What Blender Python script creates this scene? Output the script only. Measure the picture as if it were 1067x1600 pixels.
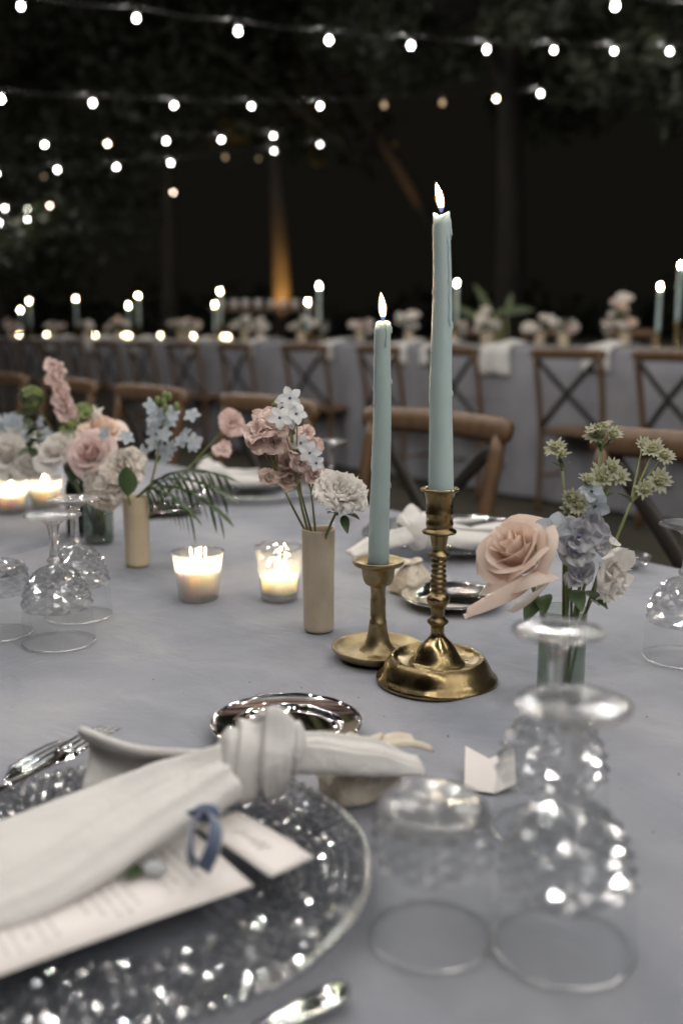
import bpy, math, random
from mathutils import Matrix, Vector, noise
import numpy as np

rnd = random.Random(7)
PI = math.pi
for o in list(bpy.data.objects):
    bpy.data.objects.remove(o)
scene = bpy.context.scene
col = scene.collection

# ------------------------------------------------------------------ camera
CAM_Z = 1.095
cam_data = bpy.data.cameras.new('camera')
cam = bpy.data.objects.new('camera', cam_data)
col.objects.link(cam)
cam.location = (0, 0, CAM_Z)
cam.rotation_euler = (math.radians(90 - 10.4), 0, 0)
cam_data.sensor_fit = 'VERTICAL'
cam_data.sensor_height = 36
cam_data.sensor_width = 24
cam_data.lens = 35
cam_data.clip_start = 0.02
cam_data.clip_end = 400
cam_data.dof.use_dof = True
cam_data.dof.focus_distance = 1.02
cam_data.dof.aperture_fstop = 3.0
cam_data.dof.aperture_blades = 7
cam_data.dof.aperture_rotation = math.radians(12)
scene.camera = cam

# ------------------------------------------------------------------ night sky
world = bpy.data.worlds.new('World')
scene.world = world
world.use_nodes = True
wn = world.node_tree
bg = wn.nodes['Background']
sky = wn.nodes.new('ShaderNodeTexSky')
sky.sky_type = 'NISHITA'
sky.sun_disc = False
sky.sun_elevation = math.radians(-4)
sky.sun_rotation = math.radians(200)
mixc = wn.nodes.new('ShaderNodeMix')
mixc.data_type = 'RGBA'
mixc.inputs['Factor'].default_value = 0.03
mixc.inputs[6].default_value = (0.104, 0.098, 0.074, 1)      # night glow of the place
wn.links.new(sky.outputs[0], mixc.inputs[7])
wn.links.new(mixc.outputs[2], bg.inputs[0])
bg.inputs[1].default_value = 0.058

moon_data = bpy.data.lights.new('moon', 'SUN')
moon_data.energy = 0.02
moon_data.angle = math.radians(2)
moon = bpy.data.objects.new('moon', moon_data)
moon.rotation_euler = (math.radians(35), 0, math.radians(-20))
col.objects.link(moon)

scene.view_settings.view_transform = 'Standard'
scene.view_settings.look = 'None'
scene.view_settings.exposure = 0.0
scene.view_settings.gamma = 1.0
scene.view_settings.use_curve_mapping = False
cy = scene.cycles
cy.use_denoising = True
cy.max_bounces = 12
cy.diffuse_bounces = 3
cy.glossy_bounces = 5
cy.transmission_bounces = 10
cy.transparent_max_bounces = 24
cy.caustics_reflective = False
cy.caustics_refractive = False
cy.sample_clamp_indirect = 3
cy.use_light_tree = True
cy.blur_glossy = 0.5

BULB_W = 7.2            # watts of each festoon lamp
FLAME_L = 230.0

# ------------------------------------------------------------------ materials
def mat_new(name):
    m = bpy.data.materials.new(name)
    m.use_nodes = True
    nt = m.node_tree
    return m, nt, nt.nodes.get('Principled BSDF'), nt.nodes.get('Material Output')

def pmat(name, c, rough=0.6, metal=0.0, c2=None, nscale=30.0, ndet=4.0, bump=0.0, bscale=200.0, sheen=0.0,
         sss=0.0, sss_r=(0.01, 0.006, 0.004), spec=0.5, rough2=None, trans=0.0, stretch=None, wrinkle=None):
    m, nt, b, out = mat_new(name)
    b.inputs['Base Color'].default_value = (*c, 1)
    b.inputs['Roughness'].default_value = rough
    b.inputs['Metallic'].default_value = metal
    b.inputs['Specular IOR Level'].default_value = spec
    tc = nt.nodes.new('ShaderNodeTexCoord')
    src = tc.outputs['Object']
    if stretch:
        mp = nt.nodes.new('ShaderNodeMapping')
        mp.inputs['Scale'].default_value = stretch
        nt.links.new(src, mp.inputs[0])
        src = mp.outputs[0]
    if c2 is not None or rough2 is not None:
        n = nt.nodes.new('ShaderNodeTexNoise')
        n.inputs['Scale'].default_value = nscale
        n.inputs['Detail'].default_value = ndet
        nt.links.new(src, n.inputs['Vector'])
        r = nt.nodes.new('ShaderNodeMapRange')
        r.inputs[1].default_value = 0.3
        r.inputs[2].default_value = 0.7
        nt.links.new(n.outputs[0], r.inputs[0])
        if c2 is not None:
            mx = nt.nodes.new('ShaderNodeMix')
            mx.data_type = 'RGBA'
            mx.inputs[6].default_value = (*c, 1)
            mx.inputs[7].default_value = (*c2, 1)
            nt.links.new(r.outputs[0], mx.inputs['Factor'])
            nt.links.new(mx.outputs[2], b.inputs['Base Color'])
        if rough2 is not None:
            mr = nt.nodes.new('ShaderNodeMapRange')
            mr.inputs[3].default_value = rough
            mr.inputs[4].default_value = rough2
            nt.links.new(r.outputs[0], mr.inputs[0])
            nt.links.new(mr.outputs[0], b.inputs['Roughness'])
    if bump:
        n2 = nt.nodes.new('ShaderNodeTexNoise')
        n2.inputs['Scale'].default_value = bscale
        n2.inputs['Detail'].default_value = 3
        nt.links.new(src, n2.inputs['Vector'])
        bp = nt.nodes.new('ShaderNodeBump')
        bp.inputs['Strength'].default_value = bump
        bp.inputs['Distance'].default_value = 0.001
        nt.links.new(n2.outputs[0], bp.inputs['Height'])
        nt.links.new(bp.outputs[0], b.inputs['Normal'])
        if wrinkle:
            n3 = nt.nodes.new('ShaderNodeTexNoise')
            n3.inputs['Scale'].default_value = wrinkle[0]
            n3.inputs['Detail'].default_value = 5
            n3.inputs['Distortion'].default_value = wrinkle[2]
            nt.links.new(src, n3.inputs['Vector'])
            b3 = nt.nodes.new('ShaderNodeBump')
            b3.inputs['Strength'].default_value = 1.0
            b3.inputs['Distance'].default_value = wrinkle[1]
            nt.links.new(n3.outputs[0], b3.inputs['Height'])
            nt.links.new(b3.outputs[0], bp.inputs['Normal'])
    if sheen:
        b.inputs['Sheen Weight'].default_value = sheen
        b.inputs['Sheen Roughness'].default_value = 0.4
    if sss:
        b.inputs['Subsurface Weight'].default_value = sss
        b.inputs['Subsurface Radius'].default_value = (1.0, 0.7, 0.5)
        b.inputs['Subsurface Scale'].default_value = sss_r[0]
    if trans:
        t = nt.nodes.new('ShaderNodeBsdfTranslucent')
        t.inputs[0].default_value = (*[min(1, x * 1.1) for x in c], 1)
        ms = nt.nodes.new('ShaderNodeMixShader')
        ms.inputs[0].default_value = trans
        nt.links.new(b.outputs[0], ms.inputs[1])
        nt.links.new(t.outputs[0], ms.inputs[2])
        nt.links.new(ms.outputs[0], out.inputs[0])
    return m

def emat(name, c, s):
    m, nt, b, out = mat_new(name)
    nt.nodes.remove(b)
    e = nt.nodes.new('ShaderNodeEmission')
    e.inputs[0].default_value = (*c, 1)
    e.inputs[1].default_value = s
    nt.links.new(e.outputs[0], out.inputs[0])
    return m

def bulb_glass(name, c, s):
    """Glowing clear envelope round the lamp inside."""
    m, nt, b, out = mat_new(name)
    nt.nodes.remove(b)
    e_ = nt.nodes.new('ShaderNodeEmission')
    e_.inputs[0].default_value = (*c, 1)
    e_.inputs[1].default_value = s
    tr = nt.nodes.new('ShaderNodeBsdfTransparent')
    ad = nt.nodes.new('ShaderNodeAddShader')
    nt.links.new(e_.outputs[0], ad.inputs[0])
    nt.links.new(tr.outputs[0], ad.inputs[1])
    nt.links.new(ad.outputs[0], out.inputs[0])
    m.cycles.emission_sampling = 'NONE'
    return m

def thin_glass(name, tint=(0.97, 0.98, 0.98), rough=0.02, base=0.05, frost=0.0, bump=0.0, bscale=120.0, power=3.5):
    """Thin-walled glass: clear film with a mirror sheen that grows towards grazing angles."""
    m, nt, b, out = mat_new(name)
    nt.nodes.remove(b)
    lw = nt.nodes.new('ShaderNodeLayerWeight')
    lw.inputs[0].default_value = 0.5
    pw = nt.nodes.new('ShaderNodeMath')
    pw.operation = 'POWER'
    pw.inputs[1].default_value = power
    nt.links.new(lw.outputs['Facing'], pw.inputs[0])
    mr = nt.nodes.new('ShaderNodeMapRange')
    mr.inputs[3].default_value = base
    mr.inputs[4].default_value = 0.55
    nt.links.new(pw.outputs[0], mr.inputs[0])
    tr = nt.nodes.new('ShaderNodeBsdfTransparent')
    tr.inputs[0].default_value = (*tint, 1)
    gl = nt.nodes.new('ShaderNodeBsdfGlossy')
    gl.inputs['Roughness'].default_value = rough
    gl.inputs[0].default_value = (0.95, 0.95, 0.95, 1)
    if bump:
        tc = nt.nodes.new('ShaderNodeTexCoord')
        v = nt.nodes.new('ShaderNodeTexVoronoi')
        v.inputs['Scale'].default_value = bscale
        nt.links.new(tc.outputs['Object'], v.inputs['Vector'])
        bp = nt.nodes.new('ShaderNodeBump')
        bp.inputs['Strength'].default_value = bump
        bp.inputs['Distance'].default_value = 0.002
        nt.links.new(v.outputs[0], bp.inputs['Height'])
        nt.links.new(bp.outputs[0], gl.inputs['Normal'])
        nt.links.new(bp.outputs[0], lw.inputs['Normal'])
    ms = nt.nodes.new('ShaderNodeMixShader')
    nt.links.new(mr.outputs[0], ms.inputs[0])
    base_sh = tr.outputs[0]
    if frost:
        tl = nt.nodes.new('ShaderNodeBsdfTranslucent')
        tl.inputs[0].default_value = (0.9, 0.88, 0.84, 1)
        m2 = nt.nodes.new('ShaderNodeMixShader')
        m2.inputs[0].default_value = frost
        nt.links.new(tr.outputs[0], m2.inputs[1])
        nt.links.new(tl.outputs[0], m2.inputs[2])
        base_sh = m2.outputs[0]
    nt.links.new(base_sh, ms.inputs[1])
    nt.links.new(gl.outputs[0], ms.inputs[2])
    nt.links.new(ms.outputs[0], out.inputs[0])
    return m

def thick_glass(name, tint=(1, 1, 1), rough=0.01, clear=0.35, shine=0.0, shine_rough=0.07):
    """Refracting glass, partly mixed with straight-through transparency so that light reaches what lies below."""
    m, nt, b, out = mat_new(name)
    nt.nodes.remove(b)
    g = nt.nodes.new('ShaderNodeBsdfGlass')
    g.inputs['Color'].default_value = (*tint, 1)
    g.inputs['Roughness'].default_value = rough
    g.inputs['IOR'].default_value = 1.5
    t = nt.nodes.new('ShaderNodeBsdfTransparent')
    t.inputs[0].default_value = (*tint, 1)
    ms = nt.nodes.new('ShaderNodeMixShader')
    ms.inputs[0].default_value = clear
    body = g.outputs[0]
    if shine:
        gl = nt.nodes.new('ShaderNodeBsdfGlossy')
        gl.inputs['Roughness'].default_value = shine_rough
        gl.inputs[0].default_value = (0.95, 0.95, 0.95, 1)
        m2 = nt.nodes.new('ShaderNodeMixShader')
        m2.inputs[0].default_value = shine
        nt.links.new(g.outputs[0], m2.inputs[1])
        nt.links.new(gl.outputs[0], m2.inputs[2])
        body = m2.outputs[0]
    nt.links.new(body, ms.inputs[1])
    nt.links.new(t.outputs[0], ms.inputs[2])
    nt.links.new(ms.outputs[0], out.inputs[0])
    return m

M = {}
M['cloth'] = pmat('dusty_blue_velvet', (0.215, 0.233, 0.277), 0.9, c2=(0.345, 0.346, 0.380), nscale=5.5, ndet=8, bump=0.5, bscale=420, sheen=0.25, spec=0.15, wrinkle=(8, 0.010, 0.6), stretch=(0.9, 1.25, 1))
M['cloth_far'] = pmat('grey_tablecloth', (0.26, 0.265, 0.30), 0.9, c2=(0.31, 0.31, 0.34), nscale=5, bump=0.3, bscale=300, sheen=0.2, spec=0.15)
M['napkin'] = pmat('ivory_linen', (0.71, 0.69, 0.675), 0.85, c2=(0.76, 0.745, 0.73), nscale=14, bump=0.45, bscale=600, sheen=0.2, spec=0.2, trans=0.12, wrinkle=(38, 0.0022, 1.5))
M['cream'] = pmat('cream_cotton', (0.68, 0.60, 0.49), 0.9, c2=(0.74, 0.67, 0.57), nscale=25, bump=0.5, bscale=500, spec=0.2, trans=0.08, wrinkle=(60, 0.006, 1.0))
M['card'] = pmat('card_stock', (0.78, 0.73, 0.71), 0.8, c2=(0.80, 0.76, 0.74), nscale=60, bump=0.15, bscale=900, spec=0.2)
M['ink'] = pmat('grey_ink', (0.50, 0.48, 0.47), 0.8, c2=(0.72, 0.69, 0.67), nscale=260, spec=0.1)
M['brass'] = pmat('polished_old_brass', (0.37, 0.285, 0.145), 0.14, 1.0, c2=(0.19, 0.14, 0.07), nscale=34, ndet=10, rough2=0.42, bump=0.10, bscale=160)
M['brass2'] = pmat('rough_cast_brass', (0.46, 0.37, 0.21), 0.28, 1.0, c2=(0.26, 0.20, 0.11), nscale=40, ndet=9, rough2=0.5, bump=0.6, bscale=300)
M['silver'] = pmat('polished_silver', (0.86, 0.85, 0.83), 0.035, 1.0, rough2=0.07, nscale=20)
M['wax'] = pmat('sage_teal_wax', (0.47, 0.575, 0.575), 0.42, c2=(0.43, 0.54, 0.545), nscale=35, bump=0.15, bscale=250, sss=0.75, sss_r=(0.016,))
M['wax_white'] = pmat('white_wax', (0.86, 0.82, 0.74), 0.5, sss=0.95, sss_r=(0.045,))
M['wick'] = pmat('charred_wick', (0.02, 0.017, 0.015), 0.9)
M['flame'] = emat('flame', (1.0, 0.80, 0.50), FLAME_L)
M['flame_mantle'] = bulb_glass('flame_mantle', (1.0, 0.50, 0.14), 0.30)
M['flame_base'] = emat('flame_base', (0.30, 0.38, 0.85), 0.6)
M['bulb'] = bulb_glass('lit_bulb', (1.0, 0.955, 0.895), 16.0)
M['bulb_warm'] = emat('pinkish_bulb', (1.0, 0.78, 0.60), 30.0)  # weaker, pinker emission for some of the distant bulbs
M['bulb_dim'] = emat('dim_bulb', (1.0, 0.70, 0.42), 0.9)  # bulbs partly hidden by leaves, their dimness put into the emission
M['black'] = pmat('black_rubber', (0.015, 0.015, 0.015), 0.6)
M['stone'] = pmat('beige_stoneware', (0.56, 0.46, 0.335), 0.8, c2=(0.62, 0.525, 0.40), nscale=40, ndet=8, bump=0.5, bscale=220, spec=0.25)
M['glass'] = thin_glass('clear_glass', rough=0.085, base=0.035, power=3.2)
M['glass_rim'] = thin_glass('glass_rim', base=0.38, rough=0.22, power=1.6)
M['glass_cut'] = thick_glass('cut_crystal', rough=0.01, clear=0.58, shine=0.70, shine_rough=0.10)
M['glass_solid'] = thick_glass('solid_glass', clear=0.45, shine=0.20, shine_rough=0.14)
M['glass_smoke'] = thin_glass('charger_glass', (0.90, 0.91, 0.92), 0.03, base=0.03, power=5.0)
M['glass_bead'] = thick_glass('beaded_glass', (0.92, 0.93, 0.94), 0.01, clear=0.50, shine=0.92, shine_rough=0.095)
M['glass_rib'] = thin_glass('ribbed_glass', (0.96, 0.95, 0.92), 0.06, base=0.10, frost=0.45)
M['glass_ham'] = thin_glass('hammered_glass', (0.97, 0.96, 0.94), 0.05, base=0.14, frost=0.14, bump=0.9, bscale=150)
M['glass_green'] = thin_glass('sea_green_glass', (0.62, 0.68, 0.64), 0.03, base=0.06, frost=0.10)
M['glass_dark'] = pmat('dark_green_bottle_glass', (0.012, 0.022, 0.014), 0.08, spec=0.6)
M['water'] = thin_glass('vase_water', (0.80, 0.84, 0.80), 0.01, base=0.03)
M['wood'] = pmat('walnut_stained_beech', (0.150, 0.085, 0.042), 0.42, c2=(0.090, 0.050, 0.025), nscale=9, ndet=6, bump=0.2, bscale=60, stretch=(6, 6, 1))
M['slat'] = pmat('dark_iron_slat', (0.030, 0.026, 0.022), 0.45, metal=0.3)
M['seat'] = pmat('woven_rush_seat', (0.20, 0.115, 0.055), 0.75, c2=(0.13, 0.075, 0.035), nscale=50, bump=0.6, bscale=120)
M['ribbon'] = pmat('slate_blue_velvet', (0.060, 0.085, 0.155), 0.85, c2=(0.085, 0.115, 0.195), nscale=60, sheen=0.7)
M['ground'] = pmat('dry_turf_and_gravel', (0.060, 0.048, 0.034), 0.95, c2=(0.035, 0.035, 0.020), nscale=6, ndet=10, bump=0.8, bscale=40)
M['bark'] = pmat('tree_bark', (0.024, 0.019, 0.014), 0.9, c2=(0.010, 0.008, 0.006), nscale=10, bump=1.0, bscale=30, stretch=(1, 1, 0.25))
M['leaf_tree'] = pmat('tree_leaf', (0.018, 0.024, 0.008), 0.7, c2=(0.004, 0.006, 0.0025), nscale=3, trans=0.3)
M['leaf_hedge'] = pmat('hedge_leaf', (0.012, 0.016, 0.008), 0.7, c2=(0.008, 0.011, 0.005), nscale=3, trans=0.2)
M['stem'] = pmat('green_stem', (0.17, 0.21, 0.075), 0.55, c2=(0.21, 0.22, 0.10), nscale=60)
M['stem_brown'] = pmat('brown_stem', (0.14, 0.12, 0.055), 0.6)
M['leaf'] = pmat('green_leaf', (0.045, 0.085, 0.028), 0.45, c2=(0.065, 0.11, 0.040), nscale=40, trans=0.2)
M['leaf_sage'] = pmat('sage_leaf', (0.085, 0.115, 0.055), 0.55, c2=(0.11, 0.14, 0.075), nscale=40, trans=0.2)
def petal_mat(name, c, c2):
    return pmat(name, c, 0.6, c2=c2, nscale=45, ndet=3, bump=0.15, bscale=150, trans=0.38, spec=0.25, sheen=0.15)
M['p_peach'] = petal_mat('peach_petal', (0.86, 0.69, 0.59), (0.9, 0.79, 0.71))
M['p_pink'] = petal_mat('pink_petal', (0.77, 0.6, 0.57), (0.83, 0.71, 0.67))
M['p_blush'] = petal_mat('blush_petal', (0.74, 0.59, 0.55), (0.81, 0.7, 0.66))
M['p_white'] = petal_mat('white_petal', (0.84, 0.8, 0.76), (0.88, 0.85, 0.82))
M['p_cream'] = petal_mat('cream_petal', (0.82, 0.76, 0.69), (0.86, 0.81, 0.76))
M['p_blue'] = petal_mat('powder_blue_petal', (0.46, 0.51, 0.57), (0.58, 0.62, 0.66))
M['p_pale'] = petal_mat('pale_sky_petal', (0.66, 0.69, 0.73), (0.74, 0.76, 0.79))
M['p_lav'] = petal_mat('lavender_petal', (0.52, 0.52, 0.56), (0.62, 0.62, 0.65))
M['p_eye'] = pmat('blue_eye', (0.075, 0.09, 0.19), 0.6)
M['p_green'] = petal_mat('greenish_white_bract', (0.42, 0.42, 0.3), (0.54, 0.53, 0.42))
M['p_pin'] = pmat('pincushion', (0.31, 0.31, 0.17), 0.8, bump=1.0, bscale=700)
M['p_lime'] = petal_mat('green_floret', (0.20, 0.26, 0.09), (0.28, 0.33, 0.14))
M['p_rust'] = petal_mat('faded_rose_petal', (0.55, 0.43, 0.38), (0.64, 0.53, 0.48))

# ------------------------------------------------------------------ mesh building
class MB:
    def __init__(s):
        s.v, s.f = [], []
    def add(s, vs, fs, X=None):
        k = len(s.v)
        if X is not None:
            vs = [tuple(X @ Vector(p)) for p in vs]
        s.v += [tuple(p) for p in vs]
        s.f += [tuple(i + k for i in f) for f in fs]
        return s
    def lathe(s, prof, seg=32, X=None, rf=None, cap0=False, cap1=False):
        vs, fs = [], []
        n = len(prof)
        for i, (r, z) in enumerate(prof):
            for j in range(seg):
                a = 2 * PI * j / seg
                rr, zz = (r, z) if rf is None else rf(r, z, a, i)
                vs.append((rr * math.cos(a), rr * math.sin(a), zz))
        for i in range(n - 1):
            for j in range(seg):
                k = (j + 1) % seg
                fs.append((i * seg + j, i * seg + k, (i + 1) * seg + k, (i + 1) * seg + j))
        if cap0:
            fs.append(tuple(range(seg - 1, -1, -1)))
        if cap1:
            fs.append(tuple((n - 1) * seg + j for j in range(seg)))
        return s.add(vs, fs, X)
    def tube(s, pts, rad, seg=8, X=None, cap=True, flat=None, up=None):
        """Sweep an ellipse (rad, rad*flat) along pts."""
        pts = [Vector(p) for p in pts]
        n = len(pts)
        if not hasattr(rad, '__len__'):
            rad = [rad] * n
        fl = flat if hasattr(flat, '__len__') else [flat or 1.0] * n
        vs, fs = [], []
        prev = Vector(up) if up is not None else None
        for i in range(n):
            t = (pts[min(i + 1, n - 1)] - pts[max(i - 1, 0)]).normalized()
            if prev is None:
                prev = Vector((0, 0, 1)) if abs(t.z) < 0.9 else Vector((1, 0, 0))
            b = prev - t * prev.dot(t)
            if b.length < 1e-6:
                b = t.orthogonal()
            b.normalize()
            if up is None:
                prev = b
            a = t.cross(b)
            for j in range(seg):
                q = 2 * PI * j / seg
                vs.append(pts[i] + a * (rad[i] * math.cos(q)) + b * (rad[i] * fl[i] * math.sin(q)))
        for i in range(n - 1):
            for j in range(seg):
                k = (j + 1) % seg
                fs.append((i * seg + j, i * seg + k, (i + 1) * seg + k, (i + 1) * seg + j))
        if cap:
            fs.append(tuple(range(seg - 1, -1, -1)))
            fs.append(tuple((n - 1) * seg + j for j in range(seg)))
        return s.add(vs, fs, X)
    def box(s, c, h, X=None):
        vs = [(c[0] + sx * h[0], c[1] + sy * h[1], c[2] + sz * h[2]) for sx in (-1, 1) for sy in (-1, 1) for sz in (-1, 1)]
        return s.add(vs, [(0, 1, 3, 2), (4, 6, 7, 5), (0, 4, 5, 1), (2, 3, 7, 6), (0, 2, 6, 4), (1, 5, 7, 3)], X)
    def ball(s, c, r, nu=10, nv=7, X=None, sc=(1, 1, 1)):
        vs = [(c[0], c[1], c[2] - r * sc[2])]
        for i in range(1, nv):
            p = -PI / 2 + PI * i / nv
            for j in range(nu):
                a = 2 * PI * j / nu
                vs.append((c[0] + r * sc[0] * math.cos(p) * math.cos(a), c[1] + r * sc[1] * math.cos(p) * math.sin(a), c[2] + r * sc[2] * math.sin(p)))
        vs.append((c[0], c[1], c[2] + r * sc[2]))
        fs = [(0, 1 + (j + 1) % nu, 1 + j) for j in range(nu)]
        for i in range(nv - 2):
            for j in range(nu):
                k = (j + 1) % nu
                fs.append((1 + i * nu + j, 1 + i * nu + k, 1 + (i + 1) * nu + k, 1 + (i + 1) * nu + j))
        e = len(vs) - 1
        fs += [(e, 1 + (nv - 2) * nu + j, 1 + (nv - 2) * nu + (j + 1) % nu) for j in range(nu)]
        return s.add(vs, fs, X)
    def grid(s, fn, nu, nv, X=None, closed_u=False):
        vs = []
        for i in range(nv + 1):
            for j in range(nu + (0 if closed_u else 1)):
                vs.append(fn(j / nu, i / nv))
        w = nu if closed_u else nu + 1
        fs = []
        for i in range(nv):
            for j in range(nu):
                k = (j + 1) % w
                fs.append((i * w + j, i * w + k, (i + 1) * w + k, (i + 1) * w + j))
        return s.add(vs, fs, X)
    def mesh(s, name, mat, smooth=True):
        me = bpy.data.meshes.new(name)
        me.from_pydata(s.v, [], s.f)
        me.materials.append(M[mat])
        if smooth:
            me.polygons.foreach_set('use_smooth', [True] * len(me.polygons))
        me.update()
        return me
    def build(s, name, mat, parent=None, smooth=True, loc=None):
        return link(name, s.mesh(name, mat, smooth), parent, loc)

def link(name, data, parent=None, loc=None, rot=None):
    o = bpy.data.objects.new(name, data)
    col.objects.link(o)
    o.parent = parent
    if loc is not None:
        o.location = loc
    if rot is not None:
        o.rotation_euler = rot
    return o

def tag(o, label, cat, group=None, kind=None):
    if label:
        o['label'] = label
    if cat:
        o['category'] = cat
    if group:
        o['group'] = group
    if kind:
        o['kind'] = kind
    return o

def thing(name, label, cat, loc=(0, 0, 0), rotz=0.0, group=None, scale=1.0):
    o = bpy.data.objects.new(name, None)
    col.objects.link(o)
    o.empty_display_size = 0.05
    o.location = loc
    o.rotation_euler = (0, 0, rotz)
    o.scale = (scale,) * 3
    return tag(o, label, cat, group)

def copy_tree(o, parent=None):
    c = o.copy()
    col.objects.link(c)
    c.parent = parent
    for ch in list(o.children):
        copy_tree(ch, c)
    return c

def dup(o, label, loc, rotz=None, group=None, scale=None):
    c = copy_tree(o)
    c['label'] = label
    if group:
        c['group'] = group
    c.location = loc
    if rotz is not None:
        c.rotation_euler = (0, 0, rotz)
    if scale is not None:
        c.scale = (scale,) * 3
    return c

def solidify(o, t):
    md = o.modifiers.new('thickness', 'SOLIDIFY')
    md.thickness = t
    md.offset = 0
    return o

def subsurf(o, n=1):
    md = o.modifiers.new('smooth', 'SUBSURF')
    md.levels = md.render_levels = n
    return o

def frame(pos, d, roll=0.0, s=1.0):
    z = Vector(d).normalized()
    q = z.to_track_quat('Z', 'Y')
    return Matrix.Translation(Vector(pos)) @ q.to_matrix().to_4x4() @ Matrix.Rotation(roll, 4, 'Z') @ Matrix.Scale(s, 4)

def bez(p0, p1, p2, n=10):
    p0, p1, p2 = Vector(p0), Vector(p1), Vector(p2)
    return [(p0 * (1 - t) ** 2 + p1 * 2 * t * (1 - t) + p2 * t * t) for t in [i / n for i in range(n + 1)]]

def spline(pts, n=8):
    P = [Vector(p) for p in pts]
    P = [P[0] * 2 - P[1]] + P + [P[-1] * 2 - P[-2]]
    out = []
    for i in range(1, len(P) - 2):
        for k in range(n):
            t = k / n
            a, b, c, d = P[i - 1], P[i], P[i + 1], P[i + 2]
            out.append(0.5 * ((2 * b) + (c - a) * t + (2 * a - 5 * b + 4 * c - d) * t * t + (3 * b - a - 3 * c + d) * t ** 3))
    out.append(P[-2])
    return out

def lerp(a, b, t):
    return a + (b - a) * t

def smooth01(t):
    t = max(0.0, min(1.0, t))
    return t * t * (3 - 2 * t)

TZ = 0.75                                   # top of the near tablecloth
DV = Vector((-0.636, 0.772, 0))             # along the tables, away to the left
NV = Vector((0.772, 0.636, 0))              # across the tables, away to the right
ANG = math.atan2(DV.y, DV.x)                # heading of DV
def sn(s, n, z):
    p = DV * s + NV * n
    return (p.x, p.y, z)

# ------------------------------------------------------------------ ground
def ground_z(n):
    "gentle rise of the garden towards the trees"
    return 0.09 * smooth01((n - 1.7) / 2.5) + 0.13 * smooth01((n - 5.2) / 0.7) + 0.75 * smooth01((n - 6.2) / 2.2)

gb = MB()
cs = [-150, -60, -30, -15, -8, -5, -3, -1, 0, 1, 1.7, 2.2, 2.6, 3.0, 3.4, 3.8, 4.2, 5.2, 5.4, 5.6, 5.8, 5.95, 6.2, 6.5, 6.8, 7.1, 7.4, 7.7, 8.0, 8.4, 9, 14, 25, 60, 150]
ss = [-150, -60, -20, -8, -4, 0, 4, 8, 12, 20, 60, 150]
gv = [sn(s, n, ground_z(n)) for n in cs for s in ss]
w = len(ss)
gf = [(i * w + j, i * w + j + 1, (i + 1) * w + j + 1, (i + 1) * w + j) for i in range(len(cs) - 1) for j in range(w - 1)]
gb.add(gv, gf)
g = gb.build('ground', 'ground')
tag(g, 'dark dry turf under the tables and chairs', 'ground', kind='structure')
# ------------------------------------------------------------------ tables and tablecloths
def seg_dist(p, a, b):
    ax, ay = a[0], a[1]; bx, by = b[0], b[1]
    dx, dy = bx - ax, by - ay
    t = max(0, min(1, ((p[0] - ax) * dx + (p[1] - ay) * dy) / (dx * dx + dy * dy)))
    return math.hypot(p[0] - ax - t * dx, p[1] - ay - t * dy), t

def make_table(name, label, s0, s1, n0, n1, top, gz, leg_in=0.12):
    sc_, nc = (s0 + s1) / 2, (n0 + n1) / 2
    L, W = (s1 - s0) / 2 - 0.01, (n1 - n0) / 2 - 0.01
    t = thing(name, label, 'table', sn(sc_, nc, gz), ANG)
    h = top - gz
    MB().box((0, 0, h - 0.022), (L, W, 0.015)).build('tabletop', 'wood', t, False)
    k = max(2, int(L * 2 / 1.8) + 1)
    for i in range(k):
        for sy in (-1, 1):
            x = lerp(-L + leg_in, L - leg_in, i / (k - 1))
            MB().tube([(x, sy * (W - 0.1), 0), (x, sy * (W - 0.1), h - 0.037)], [0.02, 0.028], 8).build('leg', 'wood', t)
    return t

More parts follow.
